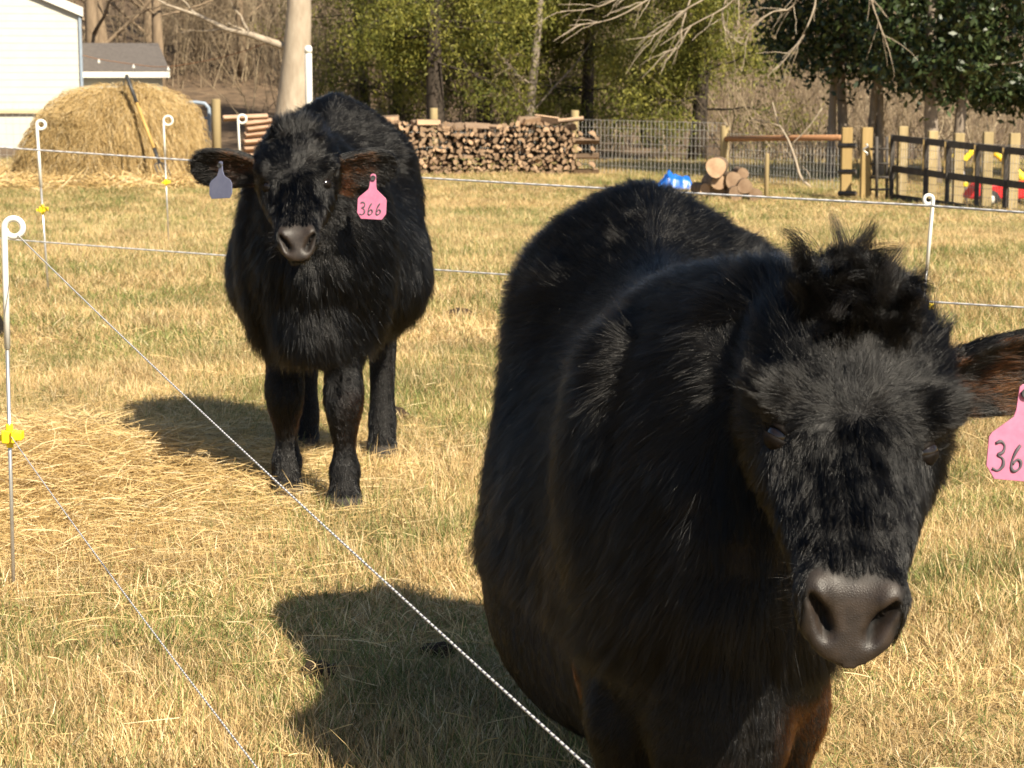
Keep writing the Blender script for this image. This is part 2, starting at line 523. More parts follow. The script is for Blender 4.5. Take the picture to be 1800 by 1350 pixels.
def make_cow(name, label, loc, S, poll, muzzle, roll, ears, legs, n_hair, hair_r, group, tuft=1.0, back_cull=.25, seed=0, low=0.0, hwid=1.1, rust_amt=.5, ear_t=.095, voxel=.0052, vee=0.0, tuft_len=1.0, leg_r=1.0, bend=0.0, box=0.0, ear_rust=.12, fluff=0.0):
    """local frame: faces -Y, +X is the animal's left, z up. poll / muzzle: local points on the face midline"""
    g = np.random.default_rng(100 + seed)
    root = empty(name, loc, label, 'calf', group)
    sx, sy, sz = S
    mb = MB()
    # trunk stations: y, top, bottom, half width, height of max width (0..1), exponent top
    st = [(-.56, .78, .56, .06, .45, 1.0), (-.50, .85, .45, .130, .40, .95), (-.42, .905, .38, .175, .38, .95), (-.30, .930, .355, .200, .37, 1.05),
          (-.14, .910, .33, .230, .33, 1.15), (.04, .893, .30, .292, .29, 1.40), (.20, .912, .305, .306, .31, 1.50), (.33, .980, .38, .262, .48, 1.35),
          (.42, 1.015, .47, .248, .60, 1.40), (.51, .985, .53, .220, .62, 1.35), (.58, .92, .57, .165, .6, 1.1), (.625, .84, .62, .08, .55, 1.0)]
    bx = lambda y: bend * -y
    st = [(y, zt, zb - low * math.exp(-((y + .1) / .45) ** 4), hw * (1 - .04 * vee), fz + .10 * vee * (y < .25), ex * (1 + .25 * vee)) for y, zt, zb, hw, fz, ex in st]
    rings = []
    for y, zt, zb, hw, fz, ex in catmull(st, 4):
        a = 2 * np.pi * np.arange(36) / 36
        zm = zb + (zt - zb) * fz
        cx, sn = np.cos(a), np.sin(a)
        up = sn > 0
        xx = np.where(up, np.sign(cx) * np.abs(cx) ** (1.12 * ex), np.sign(cx) * np.abs(cx) ** (.85 + .35 * vee - .25 * box * math.exp(-((y + .15) / .3) ** 2))) * hw
        zz = zm + np.where(up, sn * (zt - zm), np.sign(sn) * np.abs(sn) ** .9 * (zm - zb))
        rings.append(np.stack([xx * sx + bx(y), np.full(36, y * sy), zz * sz], 1))
    loft(mb, rings)
    for s in (-1, 1):
        ellipsoid(mb, (s * .135 * sx + bx(-.3), -.30 * sy, .62 * sz), (.085 * sx, .13 * sy, .24 * sz))
        ellipsoid(mb, (s * .15 * sx, .43 * sy, .70 * sz), (.115 * sx, .17 * sy, .22 * sz))
        ellipsoid(mb, (s * .182 * sx, .39 * sy, .825 * sz), (.066 * sx, .11 * sy, .065 * sz))
    # brisket
    ellipsoid(mb, (bx(-.45), -.45 * sy, .46 * sz - low * .6), (.115 * sx, .085 * sy, .15 * sz + low * .4))
    ellipsoid(mb, (bx(-.4), -.36 * sy, .39 * sz - low), (.10 * sx, .13 * sy, .08 * sz))
    # legs
    for s, (fx, fy, hx, hy) in zip((-1, 1), legs):
        F0 = [(s * .13 * sx + bx(-.3), -.31 * sy, .60 * sz, .075, .11), (.6 * (s * .13 * sx + bx(-.3)) + .4 * fx, -.31 * sy + .2 * fy, .47 * sz, .068, .088), (fx, -.335 * sy + .6 * fy, .365 * sz, .049, .055),
              (fx, -.352 * sy + .8 * fy, .295 * sz, .055, .062), (fx, -.352 * sy + .85 * fy, .25 * sz, .050, .056), (fx, -.335 * sy + fy, .175, .029, .033),
              (fx, -.335 * sy + fy, .112, .046, .049), (fx, -.35 * sy + fy, .075, .037, .042), (fx, -.37 * sy + fy, .045, .05, .058), (fx, -.38 * sy + fy, .0, .054, .068)]
        limb(mb, F0, rs=leg_r)
        H0 = [(s * .14 * sx, .44 * sy, .70 * sz, .11, .16), (s * .155 * sx, .36 * sy + .3 * hy, .55 * sz, .095, .13), (s * .145 * sx, .42 * sy + .6 * hy, .43 * sz, .065, .085),
              (hx, .50 * sy + hy, .34 * sz, .046, .062), (hx, .50 * sy + hy, .29 * sz, .043, .055), (hx, .47 * sy + hy, .19, .038, .042), (hx, .46 * sy + hy, .115, .046, .05),
              (hx, .445 * sy + hy, .07, .041, .046), (hx, .425 * sy + hy, .045, .049, .058), (hx, .42 * sy + hy, 0, .054, .066)]
        limb(mb, H0, rs=leg_r)
    # tail
    mb.tube([(0, .60 * sy, .90 * sz), (0, .66 * sy, .84 * sz), (0, .675 * sy, .65 * sz), (.01, .67 * sy, .40 * sz)], [.035, .028, .02, .03], 10)
    # head frame
    poll = np.asarray(poll, float); muzzle = np.asarray(muzzle, float)
    Lh = np.linalg.norm(muzzle - poll); hs = Lh / .50
    a_ = (muzzle - poll) / Lh
    l_ = nrm(np.cross(a_, np.array([0, -.6, .8])) * -1)
    if l_[0] < 0: l_ = -l_
    l_ = nrm(l_ - a_ * (l_ @ a_))
    n_ = np.cross(l_, a_) * 1.0
    if n_[1] > 0: n_ = -n_
    cr, sr = math.cos(roll), math.sin(roll)
    l_, n_ = l_ * cr + n_ * sr, n_ * cr - l_ * sr
    HX = np.stack([a_, l_, n_])                              # rows: t, u, v axes
    def hp(t, u, v):
        return poll + hs * (t * a_ + u * l_ + v * n_)
    hd = [(-.055, .05, -.04, -.10), (-.03, .082, -.008, -.15), (.02, .108, .012, -.185), (.08, .121, .022, -.205), (.14, .122, .022, -.215), (.20, .114, .015, -.212),
          (.26, .098, .011, -.198), (.32, .083, .007, -.175), (.38, .069, .002, -.142), (.43, .067, -.002, -.122), (.47, .070, -.008, -.100), (.502, .064, -.018, -.090), (.519, .050, -.032, -.080)]
    rings = []
    for t, hw, vt, vb in catmull(hd, 4):
        a = 2 * np.pi * np.arange(28) / 28
        cx, sn = sup(a, .8)
        pn = float(.8 + .9 * sstep(.21, .28, t) * (1 - sstep(.40, .445, t)))
        cx = np.where(sn > 0, np.sign(np.cos(a)) * np.abs(np.cos(a)) ** pn, cx)
        vm = vt + (vb - vt) * .42
        vv = np.where(sn > 0, vm + sn * (vt - vm), vm + sn * (vm - vb))
        taper = np.where(sn < 0, 1 - .32 * np.abs(sn) ** 1.5, 1.0)
        fr_ = np.clip((vt - vv) / (vt - vb), 0, 1)
        tt = t + float(sstep(.37, .49, t)) * (-.044 + .060 * fr_)
        rings.append(poll + hs * (tt[:, None] * a_ + (hw * hwid * (1 - .1 * sstep(.36, .44, t)) * cx * taper)[:, None] * l_ + vv[:, None] * n_))
    loft(mb, rings)
    for s in (-1, 1):
        ellipsoid(mb, hp(.172, s * .094 * hwid, -.012), np.array((.046, .032, .030)) * hs, HX)      # brow
        ellipsoid(mb, hp(.15, s * .072, -.135), np.array((.085, .042, .07)) * hs, HX)         # jaw muscle
        ellipsoid(mb, hp(.448, s * .046, -.030), np.array((.034, .026, .024)) * hs, HX)       # nostril wing
    ellipsoid(mb, hp(.0, 0, -.0), np.array((.05, .075, .035)) * hs, HX)                      # poll knob
    ellipsoid(mb, hp(.462, 0, -.106), np.array((.048, .044, .017)) * hs, HX)                  # lower lip and chin
    # neck
    hb = hp(.015, 0, -.085)
    c0 = np.array([bx(-.26), -.26 * sy, .70 * sz])
    rows = []
    for k in range(9):
        t = k / 8
        c = c0 * (1 - t) + hb * t + np.array([0, -.03, .02]) * math.sin(math.pi * t)
        rows.append((c, .150 * (1 - t) + .098 * hs * t, (.225 * (1 - t) ** 1.1 + .125 * hs * t) * sz))
    rings = []
    ax = nrm(hb - c0)
    lx = nrm(np.cross(ax, [0, 0, 1.])); ux = np.cross(lx, ax)
    for c, rw, rh in rows:
        a = 2 * np.pi * np.arange(24) / 24
        rings.append(c + np.cos(a)[:, None] * rw * lx + np.sin(a)[:, None] * rh * ux)
    loft(mb, rings)
    # ears
    ear_frames = []
    for s, (axis, face, le) in zip((-1, 1), ears):
        b = hp(ear_t, s * .088 * hwid, -.075)
        ax_ = nrm(np.asarray(axis, float)); fc = np.asarray(face, float)
        fc = nrm(fc - ax_ * (fc @ ax_)); wd = np.cross(ax_, fc)
        ear_frames.append((b, ax_, fc, wd, le))
        rings = []
        for k in range(14):
            q = k / 13
            hw = le * .30 * float(np.interp(q, [0, .15, .4, .65, .85, .95, 1], [.50, .66, .92, 1, .84, .58, .22]))
            cup = .45 * hw * (1 - .5 * q); th = .0085 + .008 * (1 - q)
            ang = np.linspace(-1, 1, 12)
            outer = np.stack([ang * hw, cup * (ang ** 2 - 1) - th], 1)
            inner = np.stack([ang[::-1] * hw * .97, cup * (ang[::-1] ** 2 - 1) + th], 1)
            pr = np.concatenate([outer, inner])
            ctr = b + ax_ * (q * le * 1.06) + np.array([0, 0, -.02]) * q * q * le
            rings.append(ctr + pr[:, :1] * wd + pr[:, 1:] * fc)
        loft(mb, rings)
    tmp = mb.build('tmp_cow')
    bm = bmesh.new(); bm.from_mesh(tmp.data); bmesh.ops.recalc_face_normals(bm, faces=bm.faces); bm.to_mesh(tmp.data); bm.free()
    md = tmp.modifiers.new('r', 'REMESH'); md.mode = 'VOXEL'; md.voxel_size = voxel
    dg = bpy.context.evaluated_depsgraph_get()
    me = bpy.data.meshes.new_from_object(tmp.evaluated_get(dg))
    bpy.data.objects.remove(tmp)
    me.name = 'body'
    nv = len(me.vertices)
    V = np.empty(nv * 3, np.float32); me.vertices.foreach_get('co', V); V = V.reshape(-1, 3).astype(float)
    E = np.empty(len(me.edges) * 2, np.int32); me.edges.foreach_get('vertices', E); E = E.reshape(-1, 2)
    deg = np.bincount(E.ravel(), minlength=nv)[:, None]
    def head_co(P):
        return ((P - poll) @ HX.T) / hs
    def ear_w(P):
        out = np.zeros(len(P)); inner = np.zeros(len(P)); q_ = np.zeros(len(P))
        for b, ax_, fc, wd, le in ear_frames:
            d = P - b
            q = (d @ ax_) / le; w_ = np.abs(d @ wd); f = d @ fc
            m = (q > .12) & (q < 1.2) & (w_ < .5 * le) & (np.abs(f) < .35 * le)
            out = np.where(m, 1, out); q_ = np.where(m, q, q_)
        return out, q_
    def lap(V, it, lam, wgt):
        for _ in range(it):
            acc = np.zeros_like(V)
            for k in range(3):
                acc[:, k] = np.bincount(E[:, 0], V[E[:, 1], k], nv) + np.bincount(E[:, 1], V[E[:, 0], k], nv)
            V = V + lam * wgt * (acc / deg - V)
        return V
    hc = head_co(V)
    inhead = (hc[:, 0] > -.06) & (hc[:, 0] < .60) & (np.abs(hc[:, 1]) < .15) & (hc[:, 2] > -.24) & (hc[:, 2] < .08)
    ew, _ = ear_w(V)
    wgt = np.where(ew > 0, .14, np.where(inhead, .30, 1.0))[:, None]
    V = lap(V, 48, .5, wgt)
    hc = head_co(V)
    # sculpt: eye sockets, nostrils, mouth, nose bridge
    d = np.zeros_like(V); nost = np.zeros(nv)
    for s in (-1, 1):
        r = np.linalg.norm((hc - np.array([.222, s * .108 * hwid, -.020])) / np.array([.030, .03, .024]), axis=1)
        d += -(np.exp(-r ** 2) * .012)[:, None] * (s * l_ * .8 + n_ * .5)
        # hollow below the eye towards the bridge
        r = np.linalg.norm((hc - np.array([.275, s * .075, -.03])) / np.array([.05, .03, .05]), axis=1)
        d += -(np.exp(-r ** 2) * .012)[:, None] * s * l_
        # nostril: a slanted comma
        for k in range(9):
            q = k / 8
            cu, cv = s * (.052 - .025 * q ** .8), -.021 - .031 * q
            r = np.sqrt(((hc[:, 1] - cu) / (.0050 + .002 * q)) ** 2 + ((hc[:, 2] - cv) / .0055) ** 2)
            nost = np.maximum(nost, np.exp(-r ** 2) * (hc[:, 0] > .41))
            d += -(np.exp(-r ** 2) * (hc[:, 0] > .41) * .015)[:, None] * (a_ * .78 + n_ * .5)
    m = np.exp(-((hc[:, 2] + .089 + .008 * np.abs(hc[:, 1] / .05) ** 2) / .0045) ** 2) * (hc[:, 0] > .40) * (np.abs(hc[:, 1]) < .066)
    d += -(m * .020)[:, None] * a_
    V = V + d * hs
    V = lap(V, 1, .25, np.full((nv, 1), 1.0))
    hc = head_co(V)
    V[:, 2] = np.maximum(V[:, 2], 0)
    me.vertices.foreach_set('co', V.astype(np.float32).ravel())
    pl_ = hc[:, 0] - .060 * np.clip((-.008 - hc[:, 2]) / .09, 0, 1)
    bare = sstep(.418, .452, pl_ + .006 * vnoise(V, 140, 4.0)) * sstep(-.091, -.086, hc[:, 2]) * (np.abs(hc[:, 1]) < .085) * (hc[:, 0] < .60) * (hc[:, 0] > .38)
    bare = bare * (1 - .85 * sstep(.030, .052, np.abs(hc[:, 1])) * sstep(-.052, -.078, hc[:, 2]))
    bare = bare * (1 - sstep(.048, .064, np.abs(hc[:, 1]) + .006 * vnoise(V, 160, 1.0)))
    set_attr(me, 'bare', bare * (1 - sstep(.35, .75, nost)))
    hoof = (V[:, 2] < .05).astype(float)
    set_attr(me, 'hoof', hoof)
    me.materials.clear(); me.materials.append(M_hide)
    smooth(me)
    body = link('body', me, None, root)
    # --------------------------------------------------- fur
    nt_ = len(me.polygons)
    me.calc_loop_triangles()
    T = np.empty(len(me.loop_triangles) * 3, np.int32); me.loop_triangles.foreach_get('vertices', T); T = T.reshape(-1, 3)
    VN = np.empty(nv * 3, np.float32); me.vertices.foreach_get('normal', VN); VN = VN.reshape(-1, 3).astype(float)
    A, B, C = V[T[:, 0]], V[T[:, 1]], V[T[:, 2]]
    area = .5 * np.linalg.norm(np.cross(B - A, C - A), axis=1)
    cen = (A + B + C) / 3; fn = nrm(VN[T[:, 0]] + VN[T[:, 1]] + VN[T[:, 2]])
    vis = np.where(fn[:, 1] > .45, back_cull, 1.0)
    vis = np.where((fn[:, 2] < -.5), vis * .5, vis)
    hcf = head_co(cen)
    infh = (hcf[:, 0] > -.06) & (hcf[:, 0] < .60) & (np.abs(hcf[:, 1]) < .16) & (hcf[:, 2] > -.26) & (hcf[:, 2] < .08)
    vis = vis * np.where(infh, 2.4, 1.0) * np.where(bare[T].mean(1) > .25, 0.0, 1.0) * np.where(cen[:, 2] < .05, 0, 1)
    pr = area * vis; pr /= pr.sum()
    ti = g.choice(len(T), n_hair, p=pr)
    u, v = g.uniform(0, 1, n_hair), g.uniform(0, 1, n_hair)
    fl = u + v > 1; u[fl] = 1 - u[fl]; v[fl] = 1 - v[fl]
    wA = (1 - u - v)[:, None]; u = u[:, None]; v = v[:, None]
    P0 = A[ti] * wA + B[ti] * u + C[ti] * v
    N0 = nrm(VN[T[ti, 0]] * wA + VN[T[ti, 1]] * u + VN[T[ti, 2]] * v)
    h = head_co(P0)
    e_in, e_q = ear_w(P0)
    head_w = sstep(-.08, -.01, h[:, 0]) * (np.abs(h[:, 1]) < .165) * (h[:, 2] > -.27) * (h[:, 2] < .09) * (h[:, 0] < .61)
    zl = P0[:, 2] / sz
    # flow over the body
    wb = sstep(.58, .92, zl)
    leg = 1 - sstep(.34, .46, zl)
    sgx = np.tanh(P0[:, 0] / .10)
    fb = np.stack([.25 * sgx * wb, .30 + .75 * wb - .2 * leg, -1.05 * (1 - wb) - .12], 1)
    # neck: sweeps down and out from the crest, mane-like
    nk = sstep(-.28, -.42, P0[:, 1] / sy) * (1 - head_w)
    qn = np.clip((P0[:, 1] - c0[1]) / (hb[1] - c0[1]), 0, 1)
    fnk = np.stack([.5 * np.tanh((P0[:, 0] - qn * hb[0]) / .10), .55 * np.ones(n_hair), -.8 * np.ones(n_hair)], 1)
    fb = fb * (1 - nk[:, None] * .7) + fnk * nk[:, None] * .7
    # flow over the head: radiates from a whorl between the eyes, runs down the nose, back along the cheeks
    t0 = .215
    rad_t = (h[:, 0] - t0); rad_u = h[:, 1] * 1.15
    up_ = sstep(.045, -.02, rad_t)
    ft = rad_t * 1.2 * up_ + (1 - up_) * .08
    fu = rad_u * (up_ * 1.0 + .35 * (1 - up_))
    side = sstep(-.035, -.08, h[:, 2])
    fv = np.zeros(n_hair)
    q = np.sqrt(ft ** 2 + fu ** 2) + 1e-3
    ft, fu = ft / q, fu / q
    ft = ft * (1 - side) + (-.25) * side; fu = fu * (1 - side) + 0 * side; fv = fv - .9 * side
    fh = ft[:, None] * a_ + fu[:, None] * l_ + fv[:, None] * n_ + np.array([0, 0, -.25]) * side[:, None]
    flow = fb * (1 - head_w[:, None]) + fh * head_w[:, None]
    for b, ax_, fc, wd, le in ear_frames:
        m = (e_in > 0) & (np.linalg.norm(P0 - b - ax_ * le * .5, axis=1) < le * .75)
        wside = ((P0 - b) @ wd)
        fe = ax_[None, :] * .9 + wd[None, :] * (wside / le * 2.0)[:, None] + np.array([0, 0, -.15])
        flow = np.where(m[:, None], fe, flow)
    sw = np.stack([vnoise(P0, 9, 1.1), vnoise(P0, 9, 5.3), vnoise(P0, 9, 9.7)], 1) * .36 + np.stack([vnoise(P0, 28, 2.1), vnoise(P0, 28, 6.3), vnoise(P0, 28, 3.7)], 1) * .14
    flow = nrm(flow) + sw * np.where(head_w > .5, .6, 1.0)[:, None]
    flow = flow - N0 * np.sum(flow * N0, 1, keepdims=True)
    flow = nrm(flow)
    # lengths
    Ln = .037 + .011 * vnoise(P0, 6, 4.0)
    Ln = Ln * (1 - .72 * leg) * (1 + .35 * nk)
    Ln = Ln * (1 + .5 * sstep(.50, .40, zl) * sstep(.36, .42, zl))
    face = .020 * (1 - .38 * sstep(.22, .40, h[:, 0])) + .024 * sstep(.12, .0, h[:, 0])
    face = face * (1 + fluff * sstep(.075, .11, np.abs(h[:, 1])) * sstep(.30, .20, h[:, 0]))
    Ln = Ln * (1 - head_w) + face * head_w
    Ln = Ln * (1 - .75 * np.exp(-(np.linalg.norm((h - np.array([.222, 0, -.02])) * np.array([1, 0, 1]), axis=1) / .03) ** 2) * (np.abs(np.abs(h[:, 1]) - .105) < .03) * head_w)
    for sgn in (-1, 1):
        de = np.linalg.norm(P0 - hp(.222, sgn * .098 * hwid, -.018), axis=1)
        Ln = Ln * (.22 + .78 * sstep(.016, .034, de))
    Ln = np.where(e_in > 0, .018, Ln)
    stray = g.uniform(0, 1, n_hair) < .02
    Ln *= g.uniform(.6, 1.25, n_hair) * np.where(stray, 1.2, 1)
    lift = .42 * (1 - head_w) + .30 * head_w
    lift = np.where(e_in > 0, .3, lift) * g.uniform(.5, 1.5, n_hair) * np.where(stray, 1.7, 1)
    K = 5
    s = np.linspace(0, 1, K)
    dirs = nrm(flow + N0 * lift[:, None] + g.normal(0, .10, (n_hair, 3)))
    drop = np.array([0, 0, -.22])
    Pk = P0[:, None, :] + Ln[:, None, None] * (dirs[:, None, :] * s[None, :, None] + (flow - N0 * .15 + drop)[:, None, :] * .28 * (s ** 2)[None, :, None])
    curl = g.normal(0, .03, (n_hair, 3))
    Pk += Ln[:, None, None] * curl[:, None, :] * np.sin(s * 5)[None, :, None]
    # clumping
    shade_c = np.zeros(n_hair)
    for cell, amt in ((.030, .45), (.010, .5)):
        cid = np.floor((P0 + .35 * cell * sw) / cell + g.uniform(-.25, .25, (n_hair, 3))).astype(np.int64)
        key = (cid[:, 0] * 73856093) ^ (cid[:, 1] * 19349663) ^ (cid[:, 2] * 83492791)
        _, inv = np.unique(key, return_inverse=True)
        cnt = np.bincount(inv)
        off = g.normal(0, .16, (len(cnt), 3))
        Lc = Ln[:, None]
        dark = g.normal(0, .12, len(cnt))
        shade_c = shade_c + dark[inv]
        for k in range(1, K):
            mean = np.stack([np.bincount(inv, Pk[:, k, j]) / cnt for j in range(3)], 1)
            mv = mean[inv] + off[inv] * s[k] * Lc
            far = np.linalg.norm(mean[inv] - Pk[:, k], axis=1) < cell * 2.5
            Pk[:, k] += (amt * s[k] ** 1.3 * far * ~stray)[:, None] * (mv - Pk[:, k])
    col = .42 + .25 * vnoise(P0, 14, 8.0) + g.normal(0, .16, n_hair) + shade_c
    # rusty tinge: front of the lower legs and brisket sides; inside of the ears
    rust = np.clip(sstep(.41, .31, zl) * (P0[:, 1] < -.27 * sy) * (-.1 + 1.3 * vnoise(P0, 15, 12.0)), 0, 1) * rust_amt
    for b, ax_, fc, wd, le in ear_frames:
        dd = P0 - b
        inside = (abs(ax_[0]) > .6) & (e_in > 0) & (N0 @ fc > .25) & (np.linalg.norm(dd - ax_ * le * .35, axis=1) < le * .36)
        rust = np.where(inside, np.clip(ear_rust + .7 * vnoise(P0, 60, 2.0), 0, 1), rust)
    hair = hair_curves('fur', Pk, hair_r * g.uniform(.7, 1.25, n_hair), col, rust, root)
    # --------------------------------------------------- forelock: clumped locks on the poll
    nl, per = int(90 * tuft), 110
    rt = hp(0, 0, 0)[None, :] + hs * (g.uniform(-.04, .10, nl)[:, None] * a_ + np.clip(g.normal(0, .040, nl), -.075, .075)[:, None] * l_ + .018 * n_)
    roots, pol = [], []
    K2 = 9
    s2 = np.linspace(0, 1, K2)
    allP = []
    for k in range(nl):
        tk = (rt[k] - poll) @ a_ / hs; uk = (rt[k] - poll) @ l_ / hs
        upw = np.array([0, 0, 1.]) * g.uniform(.5, 1.3) + n_ * g.uniform(.3, .8) + l_ * (uk * 4 + g.normal(0, .25)) + a_ * g.normal(-.1, .35)
        d0 = nrm(upw)
        L = g.uniform(.05, .11) * hs * (1.0 if tk < .05 else .8) * (1 - 3.5 * abs(uk)) * tuft_len
        fall = nrm(np.array([0, 0, -1.]) * g.uniform(.2, 1.0) + n_ * .25 + l_ * (uk * 6 + g.normal(0, .4)) + a_ * g.uniform(-.2, .8))
        w0 = g.normal(0, 1, 3)
        r0 = rt[k] + hs * g.normal(0, .011, (per, 1)) * l_ + hs * g.normal(0, .011, (per, 1)) * a_ - n_ * .012
        L_i = L * g.uniform(.65, 1.1, per)
        bend = g.uniform(.25, 1.0)
        path = d0[None, :] * s2[:, None] * (1 - .35 * bend * s2[:, None]) + fall[None, :] * bend * .62 * (s2 ** 2)[:, None] + w0[None, :] * .09 * np.sin(s2 * 3.6)[:, None]
        Pl = r0[:, None, :] + L_i[:, None, None] * path[None, :, :]
        ctr = Pl.mean(0)
        Pl += (.74 * s2 ** 1.1)[None, :, None] * (ctr[None] - Pl) + (g.normal(0, .0040, (per, 1, 3)) * s2[None, :, None])
        allP.append(Pl)
    Pf = np.concatenate(allP)
    hair_curves('forelock', Pf, hair_r * g.uniform(.9, 1.4, len(Pf)), np.repeat(g.uniform(.35, 1.0, nl), per) + g.normal(0, .15, len(Pf)), np.zeros(len(Pf)), root)
    # whiskers and lashes
    nw = 90
    Pw = []
    for k in range(nw):
        sgn = 1 if k % 2 else -1
        r0 = hp(g.uniform(.40, .48), sgn * g.uniform(.055, .07), g.uniform(-.10, -.035))
        d0 = nrm(sgn * l_ * 1.0 + g.normal(0, .25, 3) - a_ * .1)
        L = g.uniform(.015, .04)
        Pw.append(r0 + L * s2[:, None] * d0 + np.array([0, 0, -.2]) * L * (s2 ** 2)[:, None])
    for k in range(70):
        sgn = 1 if k % 2 else -1
        r0 = hp(.216 + g.normal(0, .010), sgn * .106 * hwid, -.012)
        d0 = nrm(sgn * l_ * .8 + n_ * .5 + a_ * .5 + g.normal(0, .2, 3))
        Pw.append(r0 + .016 * s2[:, None] * d0)
    Pw = np.array(Pw)
    hair_curves('whiskers', Pw, np.full(len(Pw), hair_r * .7), np.full(len(Pw), .9), np.zeros(len(Pw)), root)
    # --------------------------------------------------- eyes
    for sgn in (-1, 1):
        c = hp(.222, sgn * .0885 * hwid, -.026)
        out_ = nrm(sgn * l_ * .68 + n_ * .68)
        c0_ = hp(.222, sgn * .0885 * hwid, -.026)
        dv = V - c0_; al = dv @ out_; pe = np.linalg.norm(dv - al[:, None] * out_, axis=1)
        sel = (pe < .008) & (np.abs(al) < .08)
        c = c0_ + out_ * (np.median(al[sel]) if sel.any() else 0) - out_ * .0118 * hs
        slit = nrm(a_ * .55 - sgn * l_ * .80); slit = nrm(slit - out_ * (slit @ out_))
        upv = np.cross(slit, out_)
        if upv @ (-a_) < 0 and abs(upv @ a_) > .2: upv = -upv
        if upv[2] < 0: upv = -upv
        fr = np.stack([slit, upv, out_])
        m1 = MB(); ellipsoid(m1, c, np.array((.020, .020, .020)) * hs, fr, 20, 14)
        eye = m1.build('eye', M_eye, root, sm=True)
        for lo, hi in ((13, 88), (-88, -17)):
            lid = MB(); rr = []
            r_ = .0213 * hs
            for i in range(7):
                el = R(lo + (hi - lo) * i / 6)
                az = np.linspace(-R(100), R(100), 15)
                # longitude runs along the slit, latitude up; lids close towards the corners
                e2 = el * np.ones(15)
                edge = i == 0 if lo > 0 else i == 6
                squeeze = 1 - .95 * np.abs(az / R(100)) ** 2
                base = R(lo if lo > 0 else hi)
                e2 = e2 + (base * squeeze - base) * (1 - abs((i if lo > 0 else 6 - i) / 6))
                p = np.stack([np.sin(az) * np.cos(e2), np.sin(e2), np.cos(az) * np.cos(e2)], 1) * r_
                rr.append(c + p @ fr)
            n = 15
            lid.add(np.concatenate(rr), [(i * n + k, i * n + k + 1, (i + 1) * n + k + 1, (i + 1) * n + k) for i in range(6) for k in range(n - 1)])
            lo_ = lid.build('eyelid', M_lid, eye, sm=True)
            sm_ = lo_.modifiers.new('thick', 'SOLIDIFY'); sm_.thickness = .002; sm_.offset = 1
    return root, hp, (a_, l_, n_, hs)

def hair_curves(name, P, rad, col, rust, parent):
    N, K, _ = P.shape
    hc = bpy.data.hair_curves.new(name)
    hc.add_curves([K] * N)
    hc.position_data.foreach_set('vector', P.astype(np.float32).ravel())
    prof = (1 - .85 * np.linspace(0, 1, K) ** 2)
    ra = hc.attributes.get('radius') or hc.attributes.new('radius', 'FLOAT', 'POINT')
    ra.data.foreach_set('value', (rad[:, None] * prof[None, :]).astype(np.float32).ravel())
    for nm, vals in (('shade', col), ('rust', rust)):
        a = hc.attributes.new(nm, 'FLOAT', 'CURVE')
        a.data.foreach_set('value', np.asarray(vals, np.float32))
    hc.materials.append(M_fur)
    o = bpy.data.objects.new(name, hc)
    COL.objects.link(o)
    o.parent = parent
    if name == 'fur' or name == 'whiskers': o['kind'] = 'stuff'
    return o

# fur, hide and eye materials
M_fur = bpy.data.materials.new('black_fur'); M_fur.use_nodes = True
_nt = M_fur.node_tree; _nt.nodes.remove(_nt.nodes['Principled BSDF'])
_hb = _nt.nodes.new('ShaderNodeBsdfHairPrincipled')
_hb.parametrization = 'COLOR'
_a1 = node(_nt, 'ShaderNodeAttribute', attribute_name='shade'); _a2 = node(_nt, 'ShaderNodeAttribute', attribute_name='rust')
_r1 = ramp(_nt, [(0, (.0003, .0003, .0003)), (.5, (.0008, .0007, .0006)), (1, (.0055, .0046, .0038))], _a1.outputs['Fac'])
_mx = node(_nt, 'ShaderNodeMix', data_type='RGBA')
_mx.inputs[7].default_value = (.085, .028, .009, 1)
_nt.links.new(_a2.outputs['Fac'], _mx.inputs[0]); _nt.links.new(_r1.outputs[0], _mx.inputs[6])
_nt.links.new(_mx.outputs[2], _hb.inputs['Color'])
_hb.inputs['IOR'].default_value = 1.38
_hb.inputs['Roughness'].default_value = .21
_hb.inputs['Radial Roughness'].default_value = .30
_hb.inputs['Random Roughness'].default_value = .3
_nt.links.new(_hb.outputs[0], _nt.nodes['Material Output'].inputs['Surface'])

M_hide, _nt, _b, _L = mat_new('hide_and_muzzle')
_at = node(_nt, 'ShaderNodeAttribute', attribute_name='bare')
_ho = node(_nt, 'ShaderNodeAttribute', attribute_name='hoof')
_tc = node(_nt, 'ShaderNodeTexCoord')
_vo = node(_nt, 'ShaderNodeTexVoronoi', feature='DISTANCE_TO_EDGE'); _vo.inputs['Scale'].default_value = 300
_wn = node(_nt, 'ShaderNodeTexNoise'); _wn.inputs['Scale'].default_value = 45; _wn.inputs['Detail'].default_value = 5
_L(_tc.outputs['Object'], _vo.inputs['Vector']); _L(_tc.outputs['Object'], _wn.inputs['Vector'])
_rm = ramp(_nt, [(.3, (.011, .0078, .006)), (.7, (.029, .0208, .016))], _wn.outputs['Fac'])
_m1 = node(_nt, 'ShaderNodeMix', data_type='RGBA'); _m1.inputs[6].default_value = (.0025, .002, .0018, 1)
_L(_at.outputs['Fac'], _m1.inputs[0]); _L(_rm.outputs[0], _m1.inputs[7])
_m2 = node(_nt, 'ShaderNodeMix', data_type='RGBA'); _m2.inputs[7].default_value = (.028, .024, .02, 1)
_L(_ho.outputs['Fac'], _m2.inputs[0]); _L(_m1.outputs[2], _m2.inputs[6])
_L(_m2.outputs[2], _b.inputs['Base Color'])
_mr = node(_nt, 'ShaderNodeMapRange'); _mr.inputs[3].default_value = .8; _mr.inputs[4].default_value = .47
_b.inputs['Specular IOR Level'].default_value = .32
_L(_at.outputs['Fac'], _mr.inputs[0]); _L(_mr.outputs[0], _b.inputs['Roughness'])
